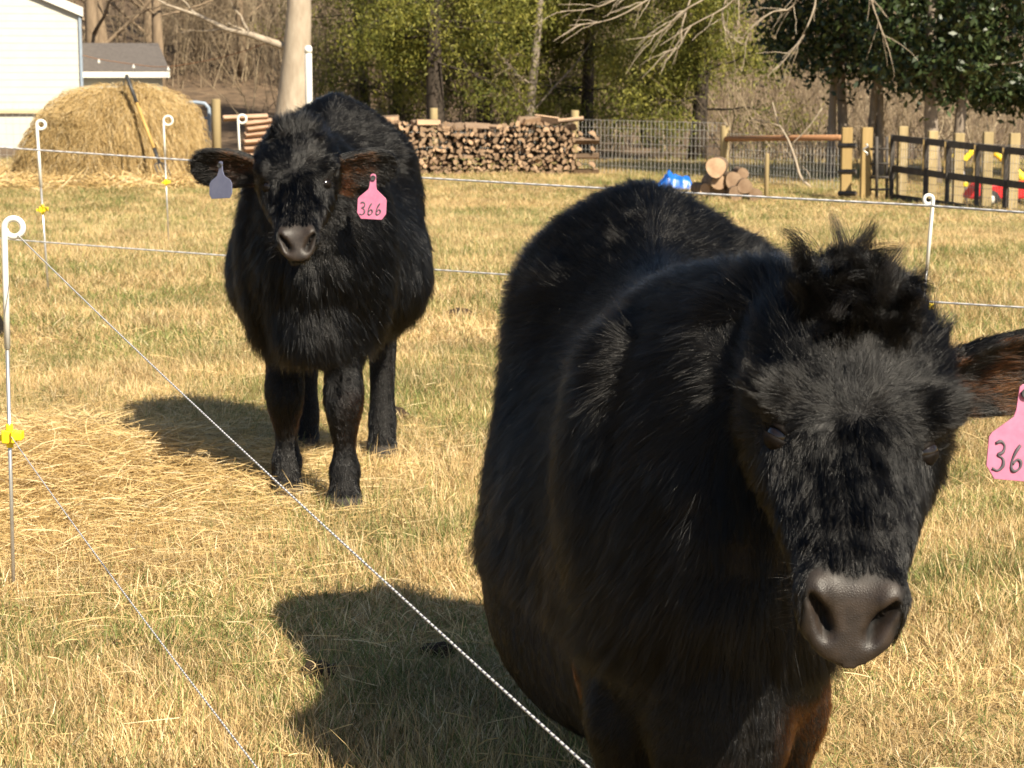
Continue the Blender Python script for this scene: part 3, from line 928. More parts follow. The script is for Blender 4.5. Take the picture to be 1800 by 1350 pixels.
_mu = node(_nt, 'ShaderNodeMath', operation='MULTIPLY'); _L(_vo.outputs['Distance'], _mu.inputs[0]); _L(_at.outputs['Fac'], _mu.inputs[1])
_bp = node(_nt, 'ShaderNodeBump'); _bp.inputs['Strength'].default_value = .26; _bp.inputs['Distance'].default_value = .002
_L(_mu.outputs[0], _bp.inputs['Height']); _L(_bp.outputs[0], _b.inputs['Normal'])
M_eye = mat_noise('eye_dark', (.004, .0025, .0018), (.010, .006, .004), 30, .12, 0, spec=.5)
M_lid = mat_noise('eyelid_skin', (.0025, .002, .0016), (.009, .006, .0045), 60, .6, .3, spec=.1)

# ---- near calf
LA = Vector((.262, 3.25, 0))
pA = at(1505, 520, 2.70) - LA; mA = at(1507, 1082, 2.36) - LA
cowA, hpA, frA = make_cow('near_calf', 'large shaggy black calf in the right foreground, nose towards the camera', LA, (.98, 1.0, 1.0), pA, mA, R(-4),
    ears=(((-.35, .9, -.05), (-.8, -.5, .1), .15), ((.96, .18, .16), (.05, -1, -.45), .215)),
    legs=((-.105, -.02, -.12, .02), (.155, .03, .13, -.04)), low=.19, box=1.0, hwid=1.16, fluff=.9, rust_amt=.9, tuft_len=1.25, tuft=1.0, bend=.07, n_hair=480000, hair_r=.00018, group='black calves in the pasture', seed=1)
# ---- far calf
LB = Vector((-.545, 5.98, 0))
pB = at(520, 230, 5.52) - LB; mB = at(521, 418, 5.20) - LB
cowB, hpB, frB = make_cow('far_calf', 'black calf standing further back on the left, facing the camera over its whole height', LB, (1.0, .92, 1.13), pB, mB, R(0),
    ears=(((-1, .05, .10), (-.1, -1, -.45), .20), ((.84, .52, .02), (.25, -1, -.45), .20)), rust_amt=.15, voxel=.0060, vee=.7, low=-.045, tuft=.8, tuft_len=.40, ear_rust=.42, leg_r=1.06, ear_t=.115,
    legs=((-.095, .05, -.12, .10), (.08, -.08, .135, -.02)), n_hair=220000, hair_r=.00032, group='black calves in the pasture', seed=2)

# ---- ear tags
def ear_tag(parent, top, width, height, mat, rz, rx, ry, text, ink=True, round_=False):
    """top: local point of the button; hangs down along local -z of its own frame"""
    wd, ht = width / 2, height
    if round_:
        pts = [(-.14, .03), (-.19, -.22), (-.32, -.40), (-.85, -.58), (-1, -.72), (-1, -1.10), (-.8, -1.28)]
        pts = [(x * wd, z * ht / 1.28) for x, z in pts]
    else:
        pts = [(-.20, .03), (-.24, -.30), (-.30, -.42), (-.92, -.72), (-1, -.80), (-1, -1.30), (-.72, -1.52)]
        pts = [(x * wd, z * ht / 1.52) for x, z in pts]
    topc = [(math.cos(a) * .22 * wd, .03 * ht + math.sin(a) * .22 * wd) for a in np.linspace(0, math.pi, 7)]
    outl = pts + [(-x, z) for x, z in reversed(pts)] + topc[1:-1]
    th = .0012
    n = len(outl)
    mb = MB()
    mb.add([(x, -th, z) for x, z in outl] + [(x, th, z) for x, z in outl],
           [tuple(range(n)), tuple(range(2 * n - 1, n - 1, -1))] + [(k, n + k, n + (k + 1) % n, (k + 1) % n) for k in range(n)])
    t = mb.build('ear_tag', mat, parent, loc=top, bevel=.0005)
    t.rotation_euler = (rx, ry, rz)
    b = MB()
    b.tube([(0, -th - .004, 0), (0, th + .001, 0)], [.0052, .0065], 12)
    b.build('button', M_button, t)
    r = MB(); ring = [(math.cos(a) * .0058, -th - .0042, math.sin(a) * .0058) for a in np.linspace(0, 2 * math.pi, 17)]
    r.tube(ring, .0012, 6, False); r.build('button_rim', M_button, t, sm=True)
    if text:
        three = [(.05, .92), (.35, 1.0), (.62, .86), (.56, .64), (.28, .53), (.62, .42), (.70, .18), (.42, .0), (.05, .06)]
        six = [(.42, 1.0), (.20, .70), (.08, .34), (.16, .06), (.42, .0), (.66, .16), (.62, .38), (.38, .44), (.16, .26)]
        hgt = .031 * width / .075; wch = .0185 * width / .075
        zb = -ht * .90
        for i, ch in enumerate(text):
            pl = three if ch == '3' else six
            pl = catmull([(x, z) for x, z in pl], 4)
            sk = .12 + .05 * i
            pp = [(-.032 * width / .075 + i * .0205 * width / .075 + (x + sk * z) * wch, -th - .0006, zb + z * hgt * (1.05 if i == 0 else .95) + .001 * i) for x, z in pl]
            m = MB(); m.tube(pp, [.0017 * width / .075 * (1 + .25 * math.sin(k * .6)) for k in range(len(pp))], 6, sy=1.0)
            m.build('digit', M_ink, t, sm=True)
    return t
tA = at(1802, 692, 2.585) - LA
t = ear_tag(cowA, tA, .086, .112, M_pink, R(6), R(-8), R(6), '366')
tB = at(656, 313, 5.40) - LB
t = ear_tag(cowB, tB, .076, .108, M_pink, R(2), R(-5), R(3), '366')
tC = at(388, 291, 5.38) - LB
t = ear_tag(cowB, tC, .080, .086, M_slate_shaded, R(-35), R(-6), R(-4), None, round_=True)

# ------------------------------------------------------------------ electric fence: pigtail posts and strands
def pigtail(base, top, ring_r, white_len, label, clip=None, dia=.013, ring_side=1):
    base, top = Vector(base), Vector(top)
    o = empty('pigtail_post', base, label, 'fence post', 'white pigtail fence posts')
    ax = (top - base); Lt = ax.length; ax.normalize()
    rel = lambda p: Vector(p) - base
    m = MB()
    m.tube([rel(base - ax * .15), rel(base + ax * (Lt - white_len))], dia * .32, 8)
    m.build('steel_rod', M_steel, o, sm=True)
    m = MB()
    pts = [rel(base + ax * (Lt - white_len)), rel(base + ax * (Lt - white_len * .5)), rel(base + ax * (Lt - ring_r * 1.0))]
    c = base + ax * (Lt - ring_r) + Vector((ring_side, 0, 0)) * ring_r
    for k in range(1, 22):
        a = math.pi - k / 21 * math.pi * 1.95
        pts.append(rel(c + Vector((ring_side * math.cos(a) * ring_r, .006 * k / 21, math.sin(a) * ring_r))))
    m.tube(pts, dia / 2, 10)
    m.build('white_shaft', M_white, o, sm=True)
    if clip is not None:
        p = rel(base + ax * clip)
        m = MB()
        m.box(p, (.030, .026, .030)); m.box(p + Vector((.022, -.008, .004)), (.022, .03, .020)); m.box(p + Vector((-.020, -.004, -.002)), (.024, .016, .014))
        m.tube([p + Vector((0, 0, -.026)), p + Vector((0, 0, .030))], .009, 8)
        for dx in (-.010, .012):
            m.tube([p + Vector((dx, -.02, -.012)), p + Vector((dx, -.02, .018))], .005, 6)
        m.build('insulator', M_yellow, o, bevel=.003)
    return o

def gp(px, py, Y):
    p = at(px, py, Y); return Vector((p.x, Y, float(gz(p.x, Y))))

b = gp(24, 1040, 4.68)
pigtail(b, at(7, 384, 4.68), .021, .30, 'nearest white pigtail post with yellow clip at the left edge', clip=.37, dia=.0145)
pigtail(gp(85, 515, 11.2), at(64, 212, 11.2), .023, .36, 'leaning white pigtail post in front of the hay bale, left of the fork', clip=.46, dia=.018)
pigtail(gp(296, 405, 15.6), at(287, 204, 15.6), .034, .30, 'upright white pigtail post with yellow clip beside the hay fork', clip=.46, dia=.017)
pigtail(gp(428, 380, 17.0), at(418, 202, 17.0), .034, .40, 'white pigtail post just above the far calf ear', clip=.42, dia=.020)
pigtail(gp(1608, 700, 7.4), at(1641, 343, 7.4), .016, .27, 'white pigtail post behind the near calf head on the right', clip=.36, dia=.0135, ring_side=-1)

def polywire(name, pts, dia, pitch, label, soft=1.0):
    pts = [Vector(p) for p in pts]
    seg = []
    for a, b in zip(pts[:-1], pts[1:]):
        n = max(2, int((b - a).length / (pitch / 2)))
        seg += [a.lerp(b, k / n) for k in range(n)]
    seg.append(pts[-1])
    P = np.array([tuple(p) for p in seg])
    tl = np.linspace(0, 1, len(P))
    P[:, 2] -= .04 * 4 * tl * (1 - tl) * .3
    K = len(P)
    D = nrm(np.gradient(P, axis=0)); U = nrm(np.cross(D, [0, 0, 1.])); W = np.cross(U, D)
    n = 6
    V = []
    ph = np.arange(K) * (math.pi / 2.5)
    a = 2 * np.pi * np.arange(n) / n
    bulge = 1 + .16 * np.cos(2 * (a[None, :] - ph[:, None]))
    V = P[:, None, :] + dia / 2 * bulge[..., None] * (np.cos(a)[None, :, None] * U[:, None, :] + np.sin(a)[None, :, None] * W[:, None, :])
    i = (np.arange(K - 1)[:, None] * n + np.arange(n)[None, :]); j = (np.arange(K - 1)[:, None] * n + (np.arange(n)[None, :] + 1) % n)
    F = np.stack([i, j, j + n, i + n], -1).reshape(-1, 4)
    me = mesh_np(name, V.reshape(-1, 3), F)
    stripe = ((np.arange(K - 1)[:, None] * 2 + np.arange(n)[None, :]) % 6 < 2).astype(float)
    set_attr(me, 'stripe', stripe.ravel() * soft, 'FACE')
    o = link(name, me, M_poly, sm=True)
    return tag(o, label, 'fence wire', 'strands of the electric fence')
M_poly, _nt, _b, _L = mat_new('poly_wire')
_at = node(_nt, 'ShaderNodeAttribute', attribute_name='stripe')
_r = ramp(_nt, [(0, (.55, .55, .55)), (1, (.06, .06, .09))], _at.outputs['Fac'])
_L(_r.outputs[0], _b.inputs['Base Color']); _b.inputs['Roughness'].default_value = .5

polywire('electric_strand', [at(28, 410, 4.70), at(1046, 1350, 1.95), at(1400, 1700, 1.5)], .0028, .008, 'upper thin wire running from the nearest post down past the far calf to the bottom')
polywire('electric_strand', [at(20, 768, 4.66), at(458, 1350, 2.60), at(620, 1600, 2.2)], .0026, .008, 'lower thin wire from the yellow clip of the nearest post to the bottom edge')
polywire('electric_strand', [at(-60, 413, 11.35), at(42, 422, 11.15), at(400, 446, 10.2), at(770, 470, 9.3), at(1800, 540, 7.0), at(1900, 548, 6.8)], .008, .05, 'lower rope strand passing behind both calves', .45)
polywire('electric_strand', [at(-60, 255, 11.35), at(340, 279, 10.4), at(740, 308, 9.4), at(1624, 359, 7.4), at(1800, 373, 7.0), at(1900, 380, 6.8)], .0095, .05, 'upper rope strand crossing the whole picture in front of the woodpile', .45)

# white plastic pole behind the far calf
o = empty('white_pole', gp(546, 370, 25), 'plain thick white pole rising behind the far calf back', 'pole')
m = MB(); top = at(546, 80, 25) - o.location
m.tube([(0, 0, -.3), (0, 0, top.z - .02), (0, 0, top.z)], [.043, .043, .03], 14); m.build('shaft', M_white, o, sm=True)
m = MB(); m.tube([(0, 0, top.z - .09), (0, 0, top.z - .02)], [.0465, .0465], 14); m.build('collar', M_white, o, sm=True)

# ------------------------------------------------------------------ dung and tub
def lump(name, px, py, Y, sx, sy, sz, label, cat, mat, seed):
    p = gp(px, py, Y)
    bm = bmesh.new(); bmesh.ops.create_icosphere(bm, subdivisions=3, radius=1)
    for v in bm.verts:
        c = np.array(v.co)
        f = 1 + .30 * float(vnoise(c, 4, seed)) + .22 * float(vnoise(c, 11, seed + 3))
        v.co = Vector((c[0] * sx * f, c[1] * sy * f, max(c[2] * sz * f, -.3 * sz)))
    me = bpy.data.meshes.new(name); bm.to_mesh(me); bm.free()
    return tag(link(name, me, mat, sm=True, loc=p), label, cat, 'dung pats on the grass')
lump('dung_pat', 806, 558, 10.1, .075, .06, .045, 'brown dung pat in the grass right of the far calf', 'dung', M_dung, 1)
lump('dung_pat', 697, 712, 7.15, .05, .05, .04, 'small dung pat beside the far calf hind leg', 'dung', M_dung, 2)
lump('dung_pat', 560, 1205, 4.0, .036, .034, .026, 'dark dung pat at the left end of the near shadow', 'dung', M_dung, 3)
lump('dung_pat', 770, 1165, 4.15, .036, .03, .022, 'dark dung pat near the right edge of the near shadow', 'dung', M_dung, 4)
# black tub lying on its side at the left edge
o = empty('feed_tub', gp(-14, 590, 9.3), 'black tub lying in the dry grass at the left edge', 'tub')
prof = [(.0, .0), (.11, .0), (.15, .16), (.165, .165), (.165, .175), (.14, .17), (.105, .015), (0, .015)]
V, F = [], []
for k in range(24):
    a = 2 * math.pi * k / 24
    for r, z in prof: V.append((r * math.cos(a), r * math.sin(a), z))
n = len(prof)
for k in range(24):
    for i in range(n - 1): F.append((k * n + i, ((k + 1) % 24) * n + i, ((k + 1) % 24) * n + i + 1, k * n + i + 1))
m = MB(); m.add([Matrix.Rotation(R(-38), 3, 'Y') @ Vector(v) + Vector((-.02, 0, -.03)) for v in V], F); m.build('tub_wall', M_rubber, o, sm=True)
# ------------------------------------------------------------------ hay bale with fork
def bale_pt(th, ph, grow=0.0):
    """th around (0..2pi), ph 0 (top) .. 1 (ground): slumped round bale"""
    x0, y0 = -6.15, 32.0
    prof_r = 1.0 * np.minimum(1, .03 + 1.0 * np.sin(np.minimum(ph * 1.45, 1) * np.pi / 2) ** .9) + .14 * np.maximum(0, ph - .6) / .4
    z = 1.40 * (1 - np.clip(ph, 0, 1) ** 2.1)
    cx, sn = np.cos(th), np.sin(th)
    rx = np.where(cx < 0, 1.03 + .42 * ph ** 2, 1.10 + .10 * ph ** 2)
    x = x0 + np.sign(cx) * np.abs(cx) ** .8 * rx * prof_r + .10 * (1 - ph)
    y = y0 + np.sign(sn) * np.abs(sn) ** .8 * 1.0 * prof_r
    p = np.stack([x, y, z], -1)
    nzv = .085 * vnoise(p, 2.3, 2.0) + .045 * vnoise(p, 7, 5.0)
    c = np.array([x0, y0, .5]); d = nrm(p - c)
    p = p + d * (nzv + grow)[..., None]
    p[..., 2] += gz(p[..., 0], p[..., 1]) * 1.0 - .04
    return p
th = np.linspace(0, 2 * np.pi, 97)[:-1]; ph = np.linspace(0.0, 1, 40)
TH, PH = np.meshgrid(th, ph)
V = bale_pt(TH, PH).reshape(-1, 3)
i = np.arange(39)[:, None] * 96 + np.arange(96)[None, :]; j = np.arange(39)[:, None] * 96 + (np.arange(96)[None, :] + 1) % 96
bale = empty('hay_bale', (-6.15, 32, -.5), 'big slumped golden hay bale beside the white house', 'hay bale')
M_bale = mat_noise('bale_hay', (.26, .165, .055), (.50, .34, .135), 9, .95, .8, 8, stretch=(1.0, 1.0, .35))
ob = link('bale_core', mesh_np('bale_core', V - np.array([-6.15, 32, -.5]), np.stack([i, i + 96, j + 96, j], -1).reshape(-1, 4)), M_bale, bale, sm=True)
g = np.random.default_rng(11)
n = 22000; K = 5
th0 = g.uniform(np.pi * .85, np.pi * 2.15, n); ph0 = g.uniform(.0, .95, n) ** .8
s = np.linspace(0, 1, K)
dph = g.uniform(.05, .22, n)[:, None] * s; dth = g.normal(0, .06, n)[:, None] * s + g.normal(0, .03, (n, 1)) * s ** 2
lift = .01 + (g.uniform(0, .05, n) + .10 * (g.uniform(0, 1, n) < .08))[:, None] * np.sin(s * np.pi) + g.uniform(0, .03, n)[:, None] * s
P = bale_pt(th0[:, None] + dth, np.clip(ph0[:, None] + dph, 0, 1.02), lift) - np.array([-6.15, 32, -.5])
V, F = batch_tubes(P, g.uniform(.002, .0048, n)[:, None] * np.linspace(1, .6, K)[None, :], 3)
me = mesh_np('bale_strands', V, F); set_attr(me, 'c', np.repeat(np.clip(g.beta(1.6, 1.4, n), 0, 1), K * 3))
tag(link('bale_strands', me, M_hay, bale), kind='stuff')
def cf3(n, g):
    a = g.uniform(0, 2 * np.pi, n); r = 1.2 + np.abs(g.normal(0, .55, n))
    x = -6.3 + 1.25 * r * np.cos(a); y = 31.6 + 1.1 * r * np.sin(a)
    return np.column_stack([x, y, gz(x, y) + g.uniform(.02, .16, n)])
hay_obj('spilled_hay', *strands(7000, cf3, .2, .6, .004, .008, .1, seed=9, tilt=.5), 'hay spilled on the grass round the foot of the big bale')

fk = empty('hay_fork', at(290, 312, 30.4), 'long wooden handled fork leaning against the hay bale', 'hay fork')
t0, t1 = at(290, 312, 30.4) - fk.location, at(222, 132, 31.15) - fk.location
def lerp(q): return t0.lerp(t1, q)
m = MB(); m.tube([lerp(.24), lerp(.74)], [.026, .024], 10); m.build('handle', M_tool, fk, sm=True)
m = MB(); m.tube([lerp(.725), lerp(.99), lerp(1.0)], [.031, .030, .02], 10); m.build('grip', M_button, fk, sm=True)
m = MB(); m.tube([lerp(.14), lerp(.28)], [.024, .031], 10); m.build('socket', M_button, fk, sm=True)
for dx in (-.09, -.03, .03, .09):
    m = MB(); m.tube([lerp(.15), lerp(.12) + Vector((dx, 0, 0)), lerp(.06) + Vector((dx, .01, 0)), lerp(-.02) + Vector((dx, .02, 0))], [.013, .012, .011, .006], 6)
    m.build('tine', M_button, fk, sm=True)

# ------------------------------------------------------------------ house and shed on the left
HY = 46.0
hx = at(140, 100, HY).x; gh = float(gz(hx, HY))
eave = at(140, 26, HY).z; led = at(60, 196, HY).z
house = empty('white_house', (hx, HY, gh), 'white sided house wall at the left behind the hay bale', 'house')
house.rotation_euler = (0, 0, R(12.3))
def rel(x, y, z): return (x - hx, y - HY, z - gh)
m = MB()
W = 9.0; D = 9.0; rise = W / 2 * .42
y0, y1 = 0, D
pts = [(0, 0), (0, eave - gh), (-W / 2, eave - gh + rise), (-W, eave - gh), (-W, 0)]
V = [(x, y0, z) for x, z in pts] + [(x, y1, z) for x, z in pts]
m.add(V, [(0, 1, 2, 3, 4)[::-1], (5, 6, 7, 8, 9), (0, 5, 6, 1), (4, 3, 8, 9), (0, 4, 9, 5)])
wall = m.build('wall', M_siding, house)
bd = .16
zz = led - gh + .06
sides = []
while zz < eave - gh + 1.0:
    xr = 0.0 if zz < eave - gh else -(zz - (eave - gh)) / .42
    bm_ = MB(); L0 = W - .02 + xr if zz < eave - gh else W + 2 * xr
    V = [(xr, -.004, zz + bd), (xr, -.010, zz), (xr - L0, -.010, zz), (xr - L0, -.004, zz + bd), (xr, 0, zz), (xr - L0, 0, zz)]
    bm_.add(V, [(0, 1, 2, 3), (1, 4, 5, 2)])
    bm_.build('siding_board', M_siding, house)
    zz += bd
m = MB(); m.box((-W / 2, -.05, led - gh), (W + .06, .10, .07)); m.build('ledge', M_ledge, house)
m = MB(); m.box((-W / 2, -.012, (led - gh) / 2 - .02), (W, .02, led - gh - .05)); m.build('foundation', M_siding, house)
m = MB(); m.box((.03, -.02, (eave - gh) / 2 + .35), (.06, .10, eave - gh - .7)); m.build('downspout', M_tube, house)
rf = MB()
ov = .10; tk = .12
for sg in (1, -1):
    e = Vector((ov if sg > 0 else -W - ov, -ov, eave - gh - ov * .42)); r_ = Vector((-W / 2, -ov, eave - gh + rise))
    V = [e, r_, r_ + Vector((0, 0, tk)), e + Vector((0, 0, tk))]
    V2 = [v + Vector((0, D + 2 * ov, 0)) for v in V]
    rf.add(V + V2, [(0, 1, 2, 3), (7, 6, 5, 4), (0, 4, 5, 1), (1, 5, 6, 2), (2, 6, 7, 3), (3, 7, 4, 0)])
roof = rf.build('roof', M_roof, house)
for sg in (1, -1):
    e = Vector((ov if sg > 0 else -W - ov, -ov - .02, eave - gh - ov * .42)); r_ = Vector((-W / 2, -ov - .02, eave - gh + rise))
    m = MB(); V = [e, r_, r_ + Vector((0, 0, .2)), e + Vector((0, 0, .2))]; V2 = [v + Vector((0, .02, 0)) for v in V]
    m.add(V + V2, [(0, 1, 2, 3), (7, 6, 5, 4), (0, 4, 5, 1), (1, 5, 6, 2), (2, 6, 7, 3), (3, 7, 4, 0)])
    m.build('rake_board', M_trim, roof)

SY = 51.0
sxr = at(286, 150, SY).x; sxl = sxr - 4.2; gs = float(gz(sxr, SY)) - .1
ez = at(200, 124, SY).z; rz_ = at(200, 80, SY + 1.8).z
shed = empty('white_shed', (sxr, SY, gs), 'small white shed with dark shingle roof behind the hay bale', 'shed')
shed.rotation_euler = (0, 0, R(10))
m = MB(); d = 3.6
gab = [(0, ez - gs), (d / 2, rz_ - gs - .05), (d, ez - gs)]
V = [(0, 0, 0), (0, d, 0), (-4.2, d, 0), (-4.2, 0, 0), (0, 0, ez - gs), (0, d / 2, rz_ - gs - .04), (0, d, ez - gs), (-4.2, d, ez - gs), (-4.2, d / 2, rz_ - gs - .04), (-4.2, 0, ez - gs)]
m.add(V, [(0, 3, 9, 4)[::-1], (0, 4, 5, 6, 1)[::-1], (2, 7, 8, 9, 3)[::-1], (1, 6, 7, 2)[::-1]]); m.build('wall', M_siding, shed)
m = MB(); o_ = .18
for a0, a1 in (((-o_), d / 2), (d + o_, d / 2)):
    za = ez - gs - o_ * (rz_ - ez) / (d / 2); zb = rz_ - gs
    V = [(o_, a0, za), (-4.2 - o_, a0, za), (-4.2 - o_ + .0, a1, zb), (o_ - .25, a1, zb)]
    V2 = [(x, y, z + .06) for x, y, z in V]
    m.add(V + V2, [(0, 1, 2, 3), (7, 6, 5, 4), (0, 4, 5, 1), (1, 5, 6, 2), (2, 6, 7, 3), (3, 7, 4, 0)])
rf = m.build('roof', M_roof, shed)
m = MB(); m.box((-2.1, -o_ - .015, ez - gs - .10), (4.2 + 2 * o_, .03, .14)); m.build('fascia', M_trim, rf)

# ------------------------------------------------------------------ trees and brush
def leaves_mesh(name, C, size, g, mat, parent, droop=0.0, aspect=.45, up=None, cvals=None):
    n = len(C)
    d = nrm(g.normal(0, 1, (n, 3)) + np.array([0, 0, -droop]))
    sd = nrm(np.cross(d, g.normal(0, 1, (n, 3))))
    L = size * g.uniform(.6, 1.4, n)
    W = L * aspect
    V = np.stack([C - d * L[:, None] * .5, C + sd * W[:, None] * .5, C + d * L[:, None] * .5, C - sd * W[:, None] * .5], 1).reshape(-1, 3)
    F = np.arange(n * 4).reshape(-1, 4)
    me = mesh_np(name, V, F)
    c = g.beta(1.6, 1.6, n) if cvals is None else np.clip(cvals + g.normal(0, .15, n), 0, 1)
    set_attr(me, 'c', np.repeat(c, 4))
    return link(name, me, mat, parent)

def branch_paths(base, top, rad, g, n_b, lo, spread, up, K=7, sub=3):
    """trunk path plus limbs; returns list of (points, radii)"""
    base, top = np.asarray(base, float), np.asarray(top, float)
    s = np.linspace(0, 1, 10)
    H = np.linalg.norm(top - base)
    trunk = base + (top - base) * s[:, None] + np.stack([np.sin(s * 5 + g.uniform(0, 6)), np.cos(s * 4 + g.uniform(0, 6)), 0 * s], 1) * .02 * H * s[:, None]
    out = [(trunk, rad * (1 - .75 * s) * (1 + .35 * np.exp(-s * 14)))]
    tips = []
    for k in range(n_b):
        q = g.uniform(lo, .98)
        p0 = trunk[0] + (trunk[-1] - trunk[0]) * q
        i = min(8, int(q * 9)); p0 = trunk[i] + (trunk[i + 1] - trunk[i]) * (q * 9 - i)
        a = g.uniform(0, 2 * np.pi); L = spread * g.uniform(.5, 1.1) * (1.15 - .7 * q)
        d = np.array([math.cos(a), math.sin(a), up + g.normal(0, .2)])
        ss = np.linspace(0, 1, K)
        P = p0 + d * L * ss[:, None] + np.array([0, 0, .25 * up]) * L * (ss ** 2)[:, None] + g.normal(0, .03, (K, 3)) * L * ss[:, None]
        r = rad * .32 * (1 - .6 * q) * (1 - .85 * ss)
        out.append((P, r)); tips.append(P)
        for j in range(sub):
            f = g.uniform(.25, .9); ii = min(K - 2, int(f * (K - 1)))
            d2 = nrm(d + g.normal(0, .7, 3)); L2 = L * g.uniform(.2, .5)
            P2 = P[ii] + d2 * L2 * ss[:, None] + g.normal(0, .04, (K, 3)) * L2 * ss[:, None]
            out.append((P2, np.maximum(r[ii] * .55 * (1 - .85 * ss), .004))); tips.append(P2)
    return out, tips

def bare_tree(label, base, top, rad, n_b, lo, spread, mat, seed, up=.55, sub=5, name='bare_tree', twigs=0):
    g = np.random.default_rng(seed)
    base = np.asarray(base, float)
    o = empty(name, Vector(base), label, 'tree', 'leafless trees at the edge of the wood')
    pa, tips = branch_paths(np.zeros(3) - np.array([0, 0, .1]), np.asarray(top, float) - base, rad, g, n_b, lo, spread, up, sub=sub)
    m = MB(); m.tube(pa[0][0], list(pa[0][1]), 12)
    if len(pa) > 1:
        P = np.array([p for p, r in pa[1:]]); r = np.array([np.maximum(r, .003) for p, r in pa[1:]])
        m.add(*batch_tubes(P, r, 5))
    m.build('trunk', mat, o, sm=True)
    if twigs and tips:
        T = np.array(tips); n = twigs
        k = g.integers(0, len(T), n); i = g.integers(1, T.shape[1], n)
        p0 = T[k, i]; ss = np.linspace(0, 1, 5)
        d = nrm(nrm(T[k, -1] - T[k, 0]) + g.normal(0, .8, (n, 3)) + np.array([0, 0, .15]))
        L = g.uniform(.2, .7, n)
        P = p0[:, None, :] + d[:, None, :] * (L[:, None] * ss)[..., None] + g.normal(0, .035, (n, 5, 3)) * L[:, None, None] * ss[None, :, None]
        V, F = batch_tubes(P, (.006 * (1 - .7 * ss))[None, :] * g.uniform(.6, 1.4, n)[:, None], 3)
        me = mesh_np('twigs', V, F); set_attr(me, 'c', np.repeat(g.beta(2, 2, n), 15))
        tag(link('twigs', me, M_twig, o), kind='stuff')
    return o

# pale trunk behind the far calf
b0 = gp(505, 300, 38); b0.z = float(gz(b0.x, 38)); t0 = at(548, -330, 38)
bare_tree('pale barked leaning tree trunk behind the far calf', b0, t0, .34, 9, .28, 3.0, M_bark_pale, 3, up=.35, sub=5, name='pale_tree', twigs=900)

for k, (px, Y, rad, lean, lb) in enumerate([
        (165, 56, .22, .02, 'brown leafless trunk rising behind the shed roof at its left'), (188, 58, .26, -.3, 'forked looking brown leafless trunk behind the shed roof'),
        (265, 60, .17, .02, 'straight brown leafless trunk just right of the shed roof'), (283, 57, .16, -.02, 'slim brown leafless trunk beside the right end of the shed roof'),
        (350, 62, .15, .2, 'thin leafless tree in the brown thicket left of the pale trunk'), (430, 60, .14, -.2, 'thin leafless tree close on the left of the pale trunk'),
        (640, 60, .16, .1, 'leafless tree between the pale trunk and the cedars'), (1380, 58, .15, -.2, 'leafless tree in the gap between cedar and dark holly')]):
    p = gp(px, 200, Y)
    bare_tree(lb, p, (p.x + lean * 3, Y, p.z + 10), rad, 11, .12, 3.2, M_bark, 20 + k, up=.6, sub=5, twigs=700)

# cedars
def cedar(label, px, Y, rad, H, spread, lo, seed, n=14000, size=.085):
    n = int(n * 2.5)
    g = np.random.default_rng(seed)
    p = gp(px, 200, Y)
    o = empty('cedar_tree', p, label, 'tree', 'evergreen cedars behind the woodpile')
    pa, tips = branch_paths(np.array([0, 0, -.1]), np.array([g.normal(0, .2), 0, H]), rad, g, 60, lo, spread, .05, sub=4)
    m = MB(); m.tube(pa[0][0], list(pa[0][1]), 12)
    P = np.array([q for q, r in pa[1:]]); r = np.array([np.maximum(r, .004) for q, r in pa[1:]])
    m.add(*batch_tubes(P, r * .6, 4)); m.build('trunk', M_bark_shaded, o, sm=True)
    T = np.array(tips)
    nc = 1200
    k = g.integers(0, len(T), nc); i = np.minimum(T.shape[1] - 1, (T.shape[1] * g.uniform(.25, 1, nc) ** .7).astype(int))
    cc = T[k, i] + g.normal(0, .16, (nc, 3)) + np.array([0, 0, -.1])
    per = n // nc
    C = cc[:, None, :] + g.normal(0, 1, (nc, per, 3)) * np.array([.17, .17, .13]) * g.uniform(.6, 1.3, nc)[:, None, None] + np.array([0, 0, -.16]) * np.abs(g.normal(0, 1, (nc, per, 1)))
    cv = np.repeat(g.uniform(.15, .85, nc), per)
    leaves_mesh('crown', C.reshape(-1, 3), size, g, M_cedar, o, droop=.9, aspect=.30, cvals=cv)
    return o
cedar('olive green cedar above the left end of the woodpile', 770, 41, .19, 8, 2.6, .155, 41, 24000)
cedar('olive green cedar with dark trunk above the middle of the woodpile', 852, 43, .17, 8, 2.5, .17, 42, 20000)
cedar('yellowish cedar behind the bare forked trunks by the woodpile', 1030, 43, .14, 8, 2.6, .15, 43, 24000)
cedar('bright olive cedar hanging low above the wire fence', 1225, 39, .15, 7, 1.9, .15, 44, 24000)
cedar('dark green cedar just right of the pale trunk', 640, 49, .18, 8, 2.2, .22, 45, 16000)
cedar('shaded cedar filling the gap behind the left cedar', 700, 47, .15, 8, 2.6, .10, 46, 18000)
cedar('shaded cedar deep behind the middle of the woodpile', 930, 48, .15, 8, 2.8, .10, 47, 18000)
cedar('shaded cedar behind the low olive cedar by the wire fence', 1140, 46, .15, 8, 2.6, .10, 48, 18000)
bare_tree('crooked pale forked trunk between the two cedar trunks and the fence', gp(925, 240, 41.5), gp(935, 240, 41.5) + Vector((.3, 0, 6)), .11, 9, .1, 1.5, M_bark_grey, 51, up=.9, twigs=250)

